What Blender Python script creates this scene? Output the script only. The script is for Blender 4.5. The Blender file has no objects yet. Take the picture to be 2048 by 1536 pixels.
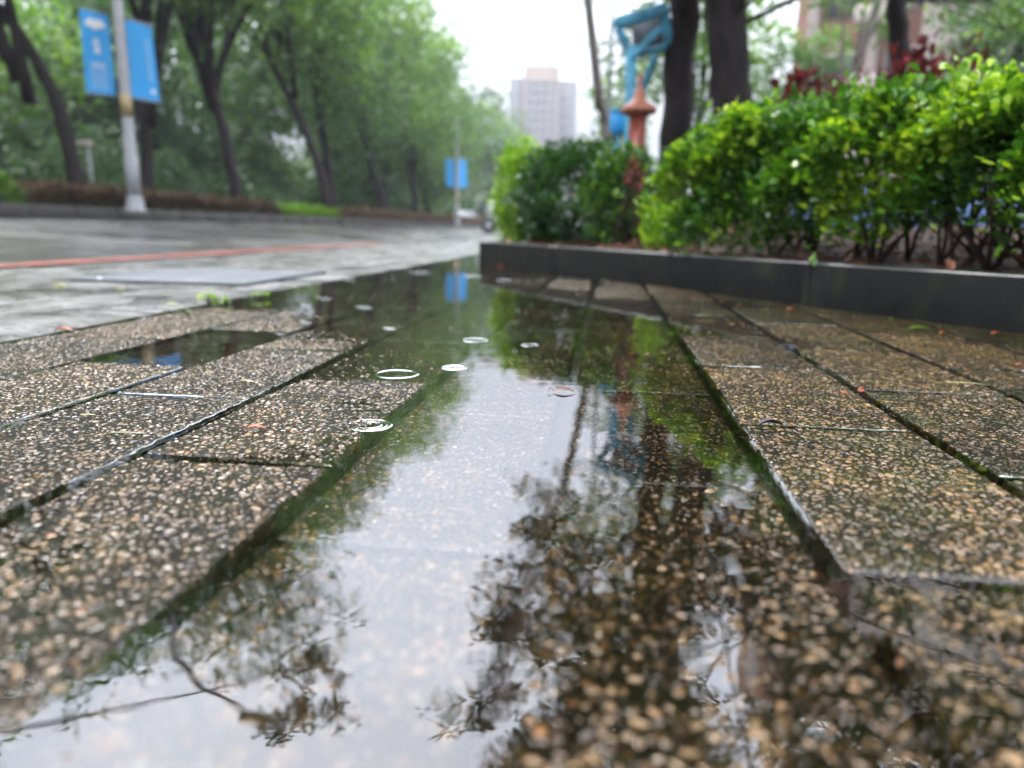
import bpy, math, random
import numpy as np
from mathutils import Vector, Matrix
rad = math.radians
rng = np.random.default_rng(7); random.seed(7)
S = bpy.context.scene
C = S.collection

# ------------------------------------------------------------------ camera
H = 0.215; F = 1450.0; PITCH = rad(12.11); YAW = rad(7.135); ROLL = rad(1.02)
cd = bpy.data.cameras.new('camera'); cam = bpy.data.objects.new('camera', cd); C.objects.link(cam)
cam.location = (0, 0, H)
cd.sensor_width = 36; cd.lens = F/2048*36; cd.clip_start = 0.02; cd.clip_end = 2000
cd.dof.use_dof = True; cd.dof.focus_distance = 0.82; cd.dof.aperture_fstop = 3.0
S.camera = cam
# ------------------------------------------------------------------ world
SUN_EL, SUN_ROT = rad(58), rad(-35)
w = bpy.data.worlds.new('World'); S.world = w; w.use_nodes = True
nt = w.node_tree; nt.nodes.clear()
def wn(t, **k):
    n = nt.nodes.new(t)
    for a, b in k.items(): setattr(n, a, b)
    return n
sky = wn('ShaderNodeTexSky', sky_type='NISHITA', sun_disc=False, sun_elevation=SUN_EL, sun_rotation=SUN_ROT, dust_density=4.0)
hs = wn('ShaderNodeHueSaturation'); hs.inputs['Saturation'].default_value = 0.22; nt.links.new(sky.outputs[0], hs.inputs['Color'])
# overcast: the cloud layer evens out the clear sky and is brighter overhead than at the horizon
mx = wn('ShaderNodeMix', data_type='RGBA'); mx.inputs[0].default_value = 0.82
mx.inputs['B'].default_value = (7.6, 7.9, 8.9, 1); nt.links.new(hs.outputs[0], mx.inputs['A'])
tc = wn('ShaderNodeTexCoord'); sp = wn('ShaderNodeSeparateXYZ'); nt.links.new(tc.outputs['Generated'], sp.inputs[0])
mr = wn('ShaderNodeMapRange'); nt.links.new(sp.outputs['Z'], mr.inputs['Value'])
mr.inputs['From Min'].default_value = 0.12; mr.inputs['From Max'].default_value = 0.55
mr.inputs['To Min'].default_value = 0.44; mr.inputs['To Max'].default_value = 3.3
nz = wn('ShaderNodeTexNoise'); nz.inputs['Scale'].default_value = 3.0; nz.inputs['Detail'].default_value = 3; nt.links.new(tc.outputs['Generated'], nz.inputs['Vector'])
mr2 = wn('ShaderNodeMapRange'); nt.links.new(nz.outputs[0], mr2.inputs['Value']); mr2.inputs['To Min'].default_value = 0.88; mr2.inputs['To Max'].default_value = 1.12
mm = wn('ShaderNodeMath', operation='MULTIPLY'); nt.links.new(mr.outputs[0], mm.inputs[0]); nt.links.new(mr2.outputs[0], mm.inputs[1])
vm = wn('ShaderNodeVectorMath', operation='SCALE'); nt.links.new(mx.outputs['Result'], vm.inputs[0]); nt.links.new(mm.outputs[0], vm.inputs['Scale'])
bg = wn('ShaderNodeBackground'); bg.inputs['Strength'].default_value = 0.115; nt.links.new(vm.outputs[0], bg.inputs['Color'])
ou = wn('ShaderNodeOutputWorld'); nt.links.new(bg.outputs[0], ou.inputs[0])
# ------------------------------------------------------------------ sun behind cloud
sl = bpy.data.lights.new('sun', 'SUN'); sl.energy = 1.3; sl.angle = rad(18); sl.color = (1, .96, .9)
so = bpy.data.objects.new('sun', sl); C.objects.link(so)
so.rotation_euler = (math.pi/2-SUN_EL, 0, -SUN_ROT+math.pi)
S.view_settings.view_transform = 'Standard'; S.view_settings.look = 'None'; S.view_settings.exposure = 0.95; S.view_settings.gamma = 1
try:
    S.cycles.use_adaptive_sampling = True; S.cycles.adaptive_threshold = 0.02
    S.cycles.max_bounces = 6; S.cycles.diffuse_bounces = 3; S.cycles.glossy_bounces = 3; S.cycles.transparent_max_bounces = 12
    S.cycles.use_denoising = True; S.cycles.sample_clamp_indirect = 6; S.cycles.caustics_reflective = False; S.cycles.caustics_refractive = False
    S.cycles.volume_bounces = 0
except Exception: pass

# ------------------------------------------------------------------ pixel -> world helpers (design time only)
fw = np.array([-math.sin(YAW)*math.cos(PITCH), math.cos(YAW)*math.cos(PITCH), -math.sin(PITCH)])
rt = np.array([math.cos(YAW), math.sin(YAW), 0.0]); up = np.cross(rt, fw)
_r = rt*math.cos(ROLL)+up*math.sin(ROLL); up = up*math.cos(ROLL)-rt*math.sin(ROLL); rt = _r
cam.matrix_world = Matrix(((rt[0], up[0], -fw[0], 0), (rt[1], up[1], -fw[1], 0), (rt[2], up[2], -fw[2], H), (0, 0, 0, 1)))
fh = np.array([-math.sin(YAW), math.cos(YAW), 0.0])
def ray(x, y): return fw + rt*((x-1024)/F) - up*((y-768)/F)
def G(x, y, z=0.0):
    d = ray(x, y); t = (z-H)/d[2]; return np.array([d[0]*t, d[1]*t, z])
def P(x, y, D):
    d = ray(x, y); t = D/np.dot(d, fh); return np.array([0, 0, H]) + d*t
def MR(x, y, D):
    """where the ray reflected in the puddle at this pixel is D metres away"""
    d = ray(x, y); t = D/np.dot(d, fh); p = np.array([0, 0, H]) + d*t; return np.array([p[0], p[1], -p[2]])

# ------------------------------------------------------------------ mesh helpers
def me_np(name, V, Fc, mat=None, smooth=False, attrs=None, mats=None, midx=None):
    """V (n,3); Fc list of arrays (k, m) of faces with m corners"""
    me = bpy.data.meshes.new(name)
    if isinstance(Fc, np.ndarray): Fc = [Fc]
    Fc = [np.asarray(f, dtype=np.int32) for f in Fc if len(f)]
    nv = len(V); me.vertices.add(nv); me.vertices.foreach_set('co', np.asarray(V, dtype=np.float32).ravel())
    nl = sum(f.size for f in Fc); nf = sum(len(f) for f in Fc)
    me.loops.add(nl); me.loops.foreach_set('vertex_index', np.concatenate([f.ravel() for f in Fc]))
    me.polygons.add(nf); st = []; o = 0
    for f in Fc:
        st.append(o + np.arange(len(f))*f.shape[1]); o += f.size
    me.polygons.foreach_set('loop_start', np.concatenate(st).astype(np.int32))
    if smooth: me.polygons.foreach_set('use_smooth', np.ones(nf, dtype=bool))
    if midx is not None: me.polygons.foreach_set('material_index', midx.astype(np.int32))
    for k, a in (attrs or {}).items():
        at = me.attributes.new(k, 'FLOAT', 'POINT'); at.data.foreach_set('value', np.asarray(a, dtype=np.float32))
    me.update(calc_edges=True)
    for m in (mats or ([mat] if mat else [])): me.materials.append(m)
    return me
class MB:
    def __init__(s): s.V = []; s.F = {}; s.n = 0; s.T = []
    def add(s, V, Fs, tint=0.5):
        V = np.asarray(V, float); s.V.append(V)
        for f in (Fs if isinstance(Fs, list) else [Fs]):
            f = np.asarray(f)
            if len(f): s.F.setdefault(f.shape[1], []).append(f + s.n)
        s.T.append(np.full(len(V), tint) if np.isscalar(tint) else tint); s.n += len(V)
    def box(s, c, size, rot=None, tint=.5, bev=0.0):
        hx, hy, hz = np.array(size)/2
        if bev <= 0:
            V = np.array([[x, y, z] for x in (-hx, hx) for y in (-hy, hy) for z in (-hz, hz)])
            Fs = [[0, 1, 3, 2], [4, 6, 7, 5], [0, 4, 5, 1], [2, 3, 7, 6], [0, 2, 6, 4], [1, 5, 7, 3]]
            if rot is not None: V = V @ np.array(rot).T
            s.add(V + np.array(c), np.array(Fs), tint); return
        b = min(bev, hx*.9, hy*.9, hz*.9)   # chamfered box: stacked octagon rings
        def ring(z, i):
            x, y = hx-i, hy-i; e = b
            return [(x-e, -y, z), (x, -y+e, z), (x, y-e, z), (x-e, y, z), (-x+e, y, z), (-x, y-e, z), (-x, -y+e, z), (-x+e, -y, z)]
        V = np.array(ring(-hz, b)+ring(-hz+b, 0)+ring(hz-b, 0)+ring(hz, b)); q = []
        for k in range(3):
            for i in range(8): j = (i+1) % 8; q.append([k*8+i, k*8+j, (k+1)*8+j, (k+1)*8+i])
        if rot is not None: V = V @ np.array(rot).T
        s.add(V+np.array(c), [np.array(q), np.array([list(range(7, -1, -1)), list(range(24, 32))])], tint)
    def tube(s, pts, radii, n=10, tint=.5, cap=True, noise=0.0):
        pts = np.asarray(pts, float); m = len(pts); radii = np.broadcast_to(np.asarray(radii, float), (m,))
        tan = np.gradient(pts, axis=0); tan /= np.linalg.norm(tan, axis=1)[:, None]+1e-9
        ref = np.array([0, 0, 1.0]) if abs(tan[0][2]) < .9 else np.array([1.0, 0, 0])
        u = np.cross(tan[0], ref); u /= np.linalg.norm(u); V = []
        for i in range(m):
            u = u - tan[i]*np.dot(u, tan[i]); u /= np.linalg.norm(u); v = np.cross(tan[i], u)
            a = np.linspace(0, 2*math.pi, n, endpoint=False); r = radii[i]*(1+noise*rng.normal(size=n))
            V.append(pts[i] + (np.cos(a)*r)[:, None]*u + (np.sin(a)*r)[:, None]*v)
        V = np.concatenate(V); q = []
        for k in range(m-1):
            for i in range(n): j = (i+1) % n; q.append([k*n+i, k*n+j, (k+1)*n+j, (k+1)*n+i])
        fs = [np.array(q)]
        if cap: fs.append(np.array([list(range(n-1, -1, -1)), list(range((m-1)*n, m*n))]))
        s.add(V, fs, tint)
    def lathe(s, prof, c, n=24, tint=.5):
        a = np.linspace(0, 2*math.pi, n, endpoint=False); V = []
        for r, z in prof: V.append(np.stack([c[0]+np.cos(a)*r, c[1]+np.sin(a)*r, np.full(n, c[2]+z)], 1))
        q = []
        for k in range(len(prof)-1):
            for i in range(n): j = (i+1) % n; q.append([k*n+i, k*n+j, (k+1)*n+j, (k+1)*n+i])
        s.add(np.concatenate(V), np.array(q), tint)
    def build(s, name, mat, parent=None, smooth=False):
        me = me_np(name, np.concatenate(s.V), [np.concatenate(f) for f in s.F.values()], mat, smooth, {'tint': np.concatenate(s.T)})
        return link(name, me, parent)
def link(name, me, parent=None):
    o = bpy.data.objects.new(name, me); C.objects.link(o)
    if parent is not None:
        o.parent = parent
        # geometry is written in world coordinates: undo the parent's placement
        o.matrix_parent_inverse = Matrix.LocRotScale(parent.location, parent.rotation_euler, parent.scale).inverted()
    return o
def empty(name, loc=(0, 0, 0)):
    o = bpy.data.objects.new(name, None); C.objects.link(o); o.location = tuple(loc); o.empty_display_size = .1; return o
def tag(o, label=None, cat=None, group=None, kind=None):
    for k, v in (('label', label), ('category', cat), ('group', group), ('kind', kind)):
        if v: o[k] = v
    return o
def grid(name, X, Y, zf, mat, parent=None, smooth=True):
    xx, yy = np.meshgrid(X, Y, indexing='ij'); V = np.stack([xx, yy, zf(xx, yy)], -1).reshape(-1, 3)
    n, m = len(X), len(Y); i = (np.arange(n-1)[:, None]*m + np.arange(m-1)).ravel()
    return link(name, me_np(name, V, np.stack([i, i+m, i+m+1, i+1], 1), mat, smooth), parent)

# ------------------------------------------------------------------ material helper
class NT:
    def __init__(s, name):
        s.m = bpy.data.materials.new(name); s.m.use_nodes = True; s.t = s.m.node_tree; s.t.nodes.clear()
        s.out = s.n('ShaderNodeOutputMaterial')
    def n(s, t, inp=None, **k):
        n = s.t.nodes.new(t)
        for a, b in k.items(): setattr(n, a, b)
        for a, b in (inp or {}).items():
            if isinstance(b, bpy.types.NodeSocket): s.t.links.new(b, n.inputs[a])
            else: n.inputs[a].default_value = b
        return n
    def co(s): return s.n('ShaderNodeTexCoord').outputs['Object']
    def noise(s, v, sc, det=4, rough=.55, dist=0.0): return s.n('ShaderNodeTexNoise', {'Vector': v, 'Scale': sc, 'Detail': det, 'Roughness': rough, 'Distortion': dist}).outputs[0]
    def ramp(s, f, stops, interp='LINEAR'):
        r = s.n('ShaderNodeValToRGB', {'Fac': f}); cr = r.color_ramp; cr.interpolation = interp
        while len(cr.elements) < len(stops): cr.elements.new(.5)
        for e, (p, c) in zip(cr.elements, stops): e.position = p; e.color = (*c, 1) if len(c) == 3 else c
        return r.outputs[0]
    def mr(s, v, a, b, c, d, smooth=False):
        n = s.n('ShaderNodeMapRange', {'Value': v, 'From Min': a, 'From Max': b, 'To Min': c, 'To Max': d})
        if smooth: n.interpolation_type = 'SMOOTHSTEP'
        return n.outputs[0]
    def mix(s, f, a, b, bt='MIX'): return s.n('ShaderNodeMix', {0: f, 'A': a, 'B': b}, data_type='RGBA', blend_type=bt).outputs['Result']
    def mixf(s, f, a, b): return s.n('ShaderNodeMix', {0: f, 2: a, 3: b}).outputs[0]
    def math(s, op, a, b=0.0): return s.n('ShaderNodeMath', {0: a, 1: b}, operation=op).outputs[0]
    def bump(s, h, st, dist=.01, nrm=None):
        d = {'Height': h, 'Strength': st, 'Distance': dist}
        if nrm is not None: d['Normal'] = nrm
        return s.n('ShaderNodeBump', d).outputs[0]
    def attr(s, a): return s.n('ShaderNodeAttribute', attribute_name=a).outputs['Fac']
    def pr(s, **k):
        mp = {'col': 'Base Color', 'rough': 'Roughness', 'metal': 'Metallic', 'nrm': 'Normal', 'ior': 'IOR', 'spec': 'Specular IOR Level', 'coat': 'Coat Weight', 'coatr': 'Coat Roughness'}
        p = s.n('ShaderNodeBsdfPrincipled', {mp[a]: ((*b, 1) if isinstance(b, tuple) and len(b) == 3 else b) for a, b in k.items()})
        return p.outputs[0]
    def end(s, sh): s.t.links.new(sh, s.out.inputs[0]); return s.m

# ------------------------------------------------------------------ materials
def mat_paver():
    a = NT('exposed_aggregate'); co = a.co()
    warp = a.n('ShaderNodeTexNoise', {'Vector': co, 'Scale': 90, 'Detail': 2}).outputs['Color']
    wv = a.n('ShaderNodeVectorMath', {0: warp, 1: (-.5, -.5, -.5)}, operation='ADD').outputs[0]
    wv = a.n('ShaderNodeVectorMath', {0: wv, 'Scale': .006}, operation='SCALE').outputs[0]
    cw = a.n('ShaderNodeVectorMath', {0: co, 1: wv}, operation='ADD').outputs[0]
    SC = 155
    ed = a.n('ShaderNodeTexVoronoi', {'Vector': cw, 'Scale': SC}, feature='DISTANCE_TO_EDGE').outputs['Distance']
    vc = a.n('ShaderNodeTexVoronoi', {'Vector': cw, 'Scale': SC}, feature='F1').outputs['Color']
    r1 = a.n('ShaderNodeSeparateColor', {0: vc}); rnd, rnd2, rnd3 = r1.outputs[0], r1.outputs[1], r1.outputs[2]
    big = a.noise(co, 7, 5, .6); big2 = a.noise(co, 19, 4, .6, .5); fine = a.noise(co, 900, 3)
    # share of cells that are stone rather than mortar
    thr = a.mr(rnd2, 0, 1, -.01, .26)
    edge = a.attr('edge')
    st = a.mr(a.math('SUBTRACT', ed, thr), 0, .10, 0, 1, True)
    dome = a.math('POWER', a.mr(a.math('SUBTRACT', ed, thr), 0, .42, 0, 1), .6)
    stone = a.ramp(rnd, [(0, (.035, .022, .012)), (.25, (.10, .060, .028)), (.5, (.20, .118, .052)), (.74, (.32, .20, .10)), (.92, (.44, .31, .19)), (1, (.44, .19, .05))])
    stone = a.mix(a.mr(fine, .3, .7, 0, .5), stone, (.10, .065, .035, 1))
    mort = a.mix(a.mr(big2, .4, .62, 0, 1), (.014, .012, .008, 1), (.020, .026, .006, 1))
    moss = a.math('MULTIPLY', a.mr(a.math('ADD', big, a.math('MULTIPLY', a.attr('moss'), .35)), .60, .80, 0, .75, True), a.mr(edge, 0, .6, 1, .15))
    stone = a.mix(moss, stone, (.055, .062, .012, 1))
    rust = a.mr(a.noise(co, 11, 3), .64, .74, 0, .6); stone = a.mix(rust, stone, (.30, .115, .02, 1), 'MIX')
    col = a.mix(st, mort, stone)
    col = a.mix(1.0, col, a.n('ShaderNodeCombineColor', {0: a.mr(a.attr('tint'), 0, 1, .46, .86), 1: a.mr(a.attr('tint'), 0, 1, .43, .79), 2: a.mr(a.attr('tint'), 0, 1, .32, .62)}).outputs[0], 'MULTIPLY')
    wear = a.mr(a.noise(co, 5, 6, .65, .8), .35, .65, .42, 1.12); col = a.mix(1.0, col, a.n('ShaderNodeCombineColor', {0: wear, 1: wear, 2: a.math('MULTIPLY', wear, .95)}).outputs[0], 'MULTIPLY')
    col = a.mix(a.mr(edge, .72, .95, 0, .75), col, (.020, .017, .012, 1))
    # stones stand proud of the washed mortar
    hgt = a.math('MULTIPLY', dome, a.mr(rnd3, 0, 1, .35, 1))
    hgt = a.math('ADD', hgt, a.math('MULTIPLY', a.noise(co, 60, 3), .8))
    hgt = a.math('MULTIPLY', hgt, a.mr(edge, 0, 1, 1, .25))
    fb = a.bump(fine, .25, .0006)
    rough = a.mixf(a.math('MAXIMUM', st, edge), .5, a.mr(rnd3, 0, 1, .08, .25))
    sh = a.pr(col=col, rough=rough, nrm=fb, ior=1.45, coat=a.math('MAXIMUM', a.math('MULTIPLY', st, a.mr(rnd2, 0, 1, .25, 1)), edge), coatr=.10, spec=a.mr(st, 0, 1, .10, .4))
    d = a.n('ShaderNodeDisplacement', {'Height': hgt, 'Midlevel': .9, 'Scale': .0023})
    a.t.links.new(d.outputs[0], a.out.inputs['Displacement'])
    m = a.end(sh); m.displacement_method = 'BOTH'; return m
def mat_water():
    a = NT('puddle_water'); co = a.co()
    n1 = a.noise(co, 14, 2, .5); n2 = a.noise(co, 55, 2, .5); msk = a.mr(a.noise(co, 5.5, 2), .42, .68, 0.10, 1)
    h = a.math('ADD', n1, a.math('MULTIPLY', a.math('MULTIPLY', n2, msk), .13))
    nb = a.bump(h, .5, .00045)
    fr = a.n('ShaderNodeFresnel', {'IOR': 1.75, 'Normal': nb}).outputs[0]
    gl = a.n('ShaderNodeBsdfGlossy', {'Color': (.95, .97, 1, 1), 'Roughness': .0, 'Normal': nb})
    tr = a.n('ShaderNodeBsdfTransparent', {'Color': (.96, .94, .86, 1)})
    return a.end(a.n('ShaderNodeMixShader', {0: fr, 1: tr.outputs[0], 2: gl.outputs[0]}).outputs[0])
def mat_conc():
    a = NT('wet_concrete'); co = a.co()
    n = a.noise(co, 3.2, 7, .7, .6); n2 = a.noise(co, 22, 5, .7); n3 = a.noise(co, 170, 3)
    c = a.ramp(n2, [(.35, (.07, .07, .068)), (.5, (.14, .138, .13)), (.7, (.22, .215, .205))])
    m = a.mr(a.math('ADD', n, a.math('MULTIPLY', n2, .55)), .72, .80, 0, .85, True)
    c = a.mix(m, c, (.030, .031, .022, 1))
    wet = a.mr(a.noise(co, 4.5, 5, .65, .4), .42, .56, 0, 1, True)
    r = a.mixf(wet, .16, .5)
    return a.end(a.pr(col=c, rough=r, nrm=a.bump(a.math('ADD', n2, a.math('MULTIPLY', n3, .5)), .5, .006), ior=1.45))
def mat_asph():
    a = NT('wet_asphalt'); co = a.co()
    n = a.noise(co, 1.1, 6, .7, .4); n3 = a.noise(co, 120, 3)
    c = a.ramp(a.noise(co, 14, 5, .7), [(.35, (.036, .035, .034)), (.65, (.098, .094, .088))])
    c = a.mix(a.mr(n, .55, .68, 0, .6), c, (.04, .042, .02, 1))
    r = a.mixf(a.mr(a.noise(co, .8, 4, .6, .5), .42, .58, 0, 1, True), .14, .42)
    return a.end(a.pr(col=c, rough=r, nrm=a.bump(n3, .4, .006), ior=1.45))
def mat_kerb():
    a = NT('wet_dark_granite'); co = a.co(); n3 = a.noise(co, 420, 3); n = a.noise(co, 8, 5, .6)
    c = a.ramp(n3, [(.35, (.004, .004, .004)), (.6, (.012, .012, .011)), (.8, (.048, .048, .046))])
    c = a.mix(a.mr(n, .50, .70, 0, .7), c, (.022, .024, .015, 1))
    up_ = a.mr(a.n('ShaderNodeSeparateXYZ', {0: a.n('ShaderNodeNewGeometry').outputs['Normal']}).outputs['Z'], .25, .75, 0, 1, True)   # rain lies on the flat top
    c = a.mix(a.mr(a.noise(a.n('ShaderNodeMapping', {'Vector': co, 'Scale': (1, 1, .12)}).outputs[0], 45, 4), .52, .7, 0, .5), c, (.004, .004, .004, 1))
    return a.end(a.pr(col=c, rough=a.mixf(up_, a.mr(a.noise(co, 30, 4), .3, .7, .34, .55), .28), nrm=a.bump(n3, a.mixf(up_, .6, .15), .0015), spec=a.mixf(up_, .10, .7), coat=a.math('MULTIPLY', up_, .45), coatr=.22))
def mat_leaf(name, stops, rough=.32, trans=.3):
    a = NT(name); t = a.attr('tint'); co = a.co()
    c = a.ramp(t, stops); c = a.mix(a.mr(a.noise(co, 40, 2), .35, .65, 0, .22), c, (*[v*.5 for v in stops[0][1]], 1))
    d = a.pr(col=c, rough=rough, ior=1.45)
    tl = a.n('ShaderNodeBsdfTranslucent', {'Color': a.mix(1.0, c, (1.3, 1.35, .5, 1), 'MULTIPLY')})
    return a.end(a.n('ShaderNodeMixShader', {0: trans, 1: d, 2: tl.outputs[0]}).outputs[0])
def mat_bark(name, c0, c1, sc=14):
    a = NT(name); co = a.n('ShaderNodeMapping', {'Vector': a.co(), 'Scale': (1, 1, .35)}).outputs[0]
    n = a.noise(co, sc, 6, .7, .8)
    return a.end(a.pr(col=a.ramp(n, [(.35, c0), (.68, c1)]), rough=.7, nrm=a.bump(n, .8, .03), spec=.2))
def mat_simple(name, col, rough=.5, metal=0.0, var=.15, sc=12, coat=0.0):
    a = NT(name); co = a.co(); n = a.noise(co, sc, 5, .6)
    c = a.mix(a.mr(n, .35, .7, 0, 1), (*[v*(1-var) for v in col], 1), (*[min(1, v*(1+var)) for v in col], 1))
    return a.end(a.pr(col=c, rough=a.mr(n, .3, .7, rough*.8, min(1, rough*1.25)), metal=metal, nrm=a.bump(n, .08, .01), coat=coat))
def mat_soil():
    a = NT('soil'); co = a.co(); n = a.noise(co, 30, 7, .7)
    return a.end(a.pr(col=a.ramp(n, [(.35, (.018, .011, .007)), (.6, (.06, .032, .018)), (.8, (.12, .06, .03))]), rough=.55, nrm=a.bump(n, .9, .02)))
M_pav = mat_paver(); M_wat = mat_water(); M_conc = mat_conc(); M_asph = mat_asph(); M_kerb = mat_kerb(); M_soil = mat_soil()
M_hedge = mat_leaf('hedge_leaf', [(0, (.020, .072, .010)), (.38, (.055, .165, .014)), (.68, (.19, .37, .022)), (1, (.46, .60, .045))], .28, .38)
M_dark = mat_leaf('dark_shrub_leaf', [(0, (.010, .036, .010)), (.5, (.020, .080, .014)), (.8, (.06, .17, .02)), (1, (.20, .36, .03))], .3, .3)
M_tree = mat_leaf('tree_leaf', [(0, (.030, .075, .026)), (.5, (.085, .185, .050)), (.8, (.17, .31, .07)), (1, (.27, .42, .09))], .45, .42)
M_treed = mat_leaf('far_tree_leaf', [(0, (.020, .055, .028)), (.5, (.055, .125, .055)), (1, (.14, .24, .09))], .5, .4)
M_can = mat_leaf('canopy_leaf', [(0, (.014, .034, .012)), (.6, (.040, .075, .020)), (1, (.12, .18, .03))], .4, .3)
M_red = mat_leaf('red_leaf', [(0, (.045, .008, .010)), (.5, (.11, .014, .018)), (1, (.27, .035, .05))], .4, .3)
M_rhedge = mat_leaf('russet_leaf', [(0, (.03, .022, .010)), (.5, (.085, .048, .026)), (1, (.19, .11, .055))], .5, .25)
M_lime = mat_leaf('lime_leaf', [(0, (.04, .11, .01)), (.5, (.12, .27, .015)), (1, (.33, .50, .035))], .35, .4)
M_bark = mat_bark('dark_bark', (.006, .005, .005), (.026, .019, .017))
M_bark2 = mat_bark('pale_bark', (.05, .045, .04), (.16, .14, .12))
M_stem = mat_bark('stem_bark', (.014, .008, .006), (.06, .032, .022), 40)
M_red_line = mat_simple('red_road_paint', (.30, .052, .025), .5, 0, .5, 9)
M_pole = mat_simple('galvanised_steel', (.22, .225, .235), .5, .2)
M_blue = mat_simple('banner_blue', (.035, .36, .78), .5, 0, .05)
M_white = mat_simple('banner_print', (.78, .82, .86), .5)
M_blues = mat_simple('blue_painted_steel', (.085, .36, .52), .45, 0, .35, 9)
M_copper = mat_simple('copper_cap', (.29, .11, .06), .5, .2, .35)
M_redpost = mat_simple('red_brown_post', (.26, .055, .035), .4)
M_yel = mat_simple('yellow_sticker', (.36, .28, .13), .5)
M_grey = mat_simple('grey_panel', (.13, .145, .155), .6)
M_black = mat_simple('black_plastic', (.014, .014, .016), .3)
M_sil = mat_simple('silver_plastic', (.30, .31, .33), .3, .3)
M_carp = mat_simple('pale_car_paint', (.42, .43, .45), .3, 0, .05)
M_iron = mat_simple('wet_cast_iron', (.07, .08, .09), .5)
M_mkerb = mat_simple('mossy_median_kerb', (.030, .030, .024), .75, 0, .5, 6)
M_tower = mat_simple('tower_render', (.19, .135, .095), .8, 0, .06, .3)
M_towerb = mat_simple('tower_side_render', (.12, .112, .115), .8, 0, .06, .3)
M_win = mat_simple('window_glass', (.075, .07, .072), .6)
M_pink = mat_simple('pink_tile', (.34, .175, .13), .7, 0, .1, 2)
M_pale = mat_simple('pale_trim', (.44, .38, .34), .7, 0, .08, 3)
M_hoard = mat_simple('pale_blue_sheet', (.16, .25, .48), .6, 0, .3, 5)
M_deadr = mat_leaf('dead_red_leaf', [(0, (.16, .035, .012)), (1, (.42, .10, .03))], .35, .2)
M_deadb = mat_leaf('dead_brown_leaf', [(0, (.07, .028, .012)), (1, (.20, .09, .035))], .3, .15)
M_pale_blade = mat_leaf('pale_blade', [(0, (.34, .36, .16)), (1, (.50, .46, .28))], .4, .3)
M_litter = mat_leaf('litter_leaf', [(0, (.04, .015, .010)), (.5, (.13, .045, .022)), (1, (.32, .13, .07))], .45, .1)

# ------------------------------------------------------------------ pavement slabs
ctrl = [(60,700,3),(100,780,3.4),(150,900,3.6),(100,1100,2.5),(40,1250,2.3),(300,1000,2.3),(560,985,1.1),(430,1110,.9),(200,1330,1.9),(60,1450,2.3),(900,850,-5),(850,930,-6),(960,740,-5),(740,1010,-5),(520,1220,-5),(350,840,3.4),(500,760,3),
 (600,850,2.0),(700,790,1.3),(790,860,1.2),(800,720,1.0),(860,690,-.6),(740,640,-2.2),(560,640,-1.6),(640,700,.3),(640,600,-3),(500,628,2),(430,645,2.6),(250,665,3),(150,700,3),(540,650,.8),(330,690,2.5),(560,690,1.5),
 (800,560,-5),(900,620,-6),(1000,800,-7),(800,1000,-7),(600,1300,-3.0),(420,1400,.2),(250,1500,.9),(550,1480,.5),(1000,1100,-6),(1200,1100,-.9),(1300,1300,-.1),
 (1500,1100,-.3),(1150,1480,.0),(1600,1350,.4),(1450,1480,.3),(1450,960,-3),(1300,800,-4.5),(1200,680,-5),(1150,610,-2.0),(1260,590,1.3),(1350,640,.3),(1150,570,1.0),
 (1450,700,1.8),(1520,800,2.2),(1700,900,2.8),(1800,1050,3.4),(1650,1000,3.0),(1900,1120,3.8),(1900,1300,.9),(1780,1480,.2),(2000,1400,1.2),(1900,700,2.6),(1300,570,3.0),(1050,550,-.5),(980,540,-2.5),(930,530,-4),(1700,640,2.6),(1650,760,2.6),(1950,850,3.2),(1600,640,3)]
cg = np.array([[*G(x, y)[:2], max(h, -3.6)] for x, y, h in ctrl])
def met(x, y): yy = np.maximum(y, .12); return np.stack([1.6*x/yy, 1.7*np.log(yy)], -1)
cm = met(cg[:, 0], cg[:, 1])
def field(x, y):
    q = met(np.asarray(x, float), np.asarray(y, float)); d = np.linalg.norm(q[..., None, :]-cm, axis=-1)+.03
    wgt = d**-3.5; return (wgt*cg[:, 2]).sum(-1)/wgt.sum(-1)/1000
lines = [-6.45, -5.5, -4.2, -3.14, -2.13, -1.17, -.26, .63, 1.55, 2.45, 3.4, 4.35, 5.3, 6.2]
kx = H/math.cos(PITCH)*math.cos(PITCH)  # m -> metres sideways (checked against G)
LX = [-1.25, -1.05, -.812, -.624, -.433, -.233, -.044, .155, .358, .565, .785, .99, 1.19, 1.39]
JY = {2: (250,727), 3: (360,795), 4: (480,922), 5: (860,1090), 6: (1270,960), 7: (1640,857), 8: (1870,787), 9: (1960,739), 10: (2020,700), 11: (2048,690), 12: (2048,670), 1: (130,671), 0: (0,700)}
TL = .374
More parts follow.
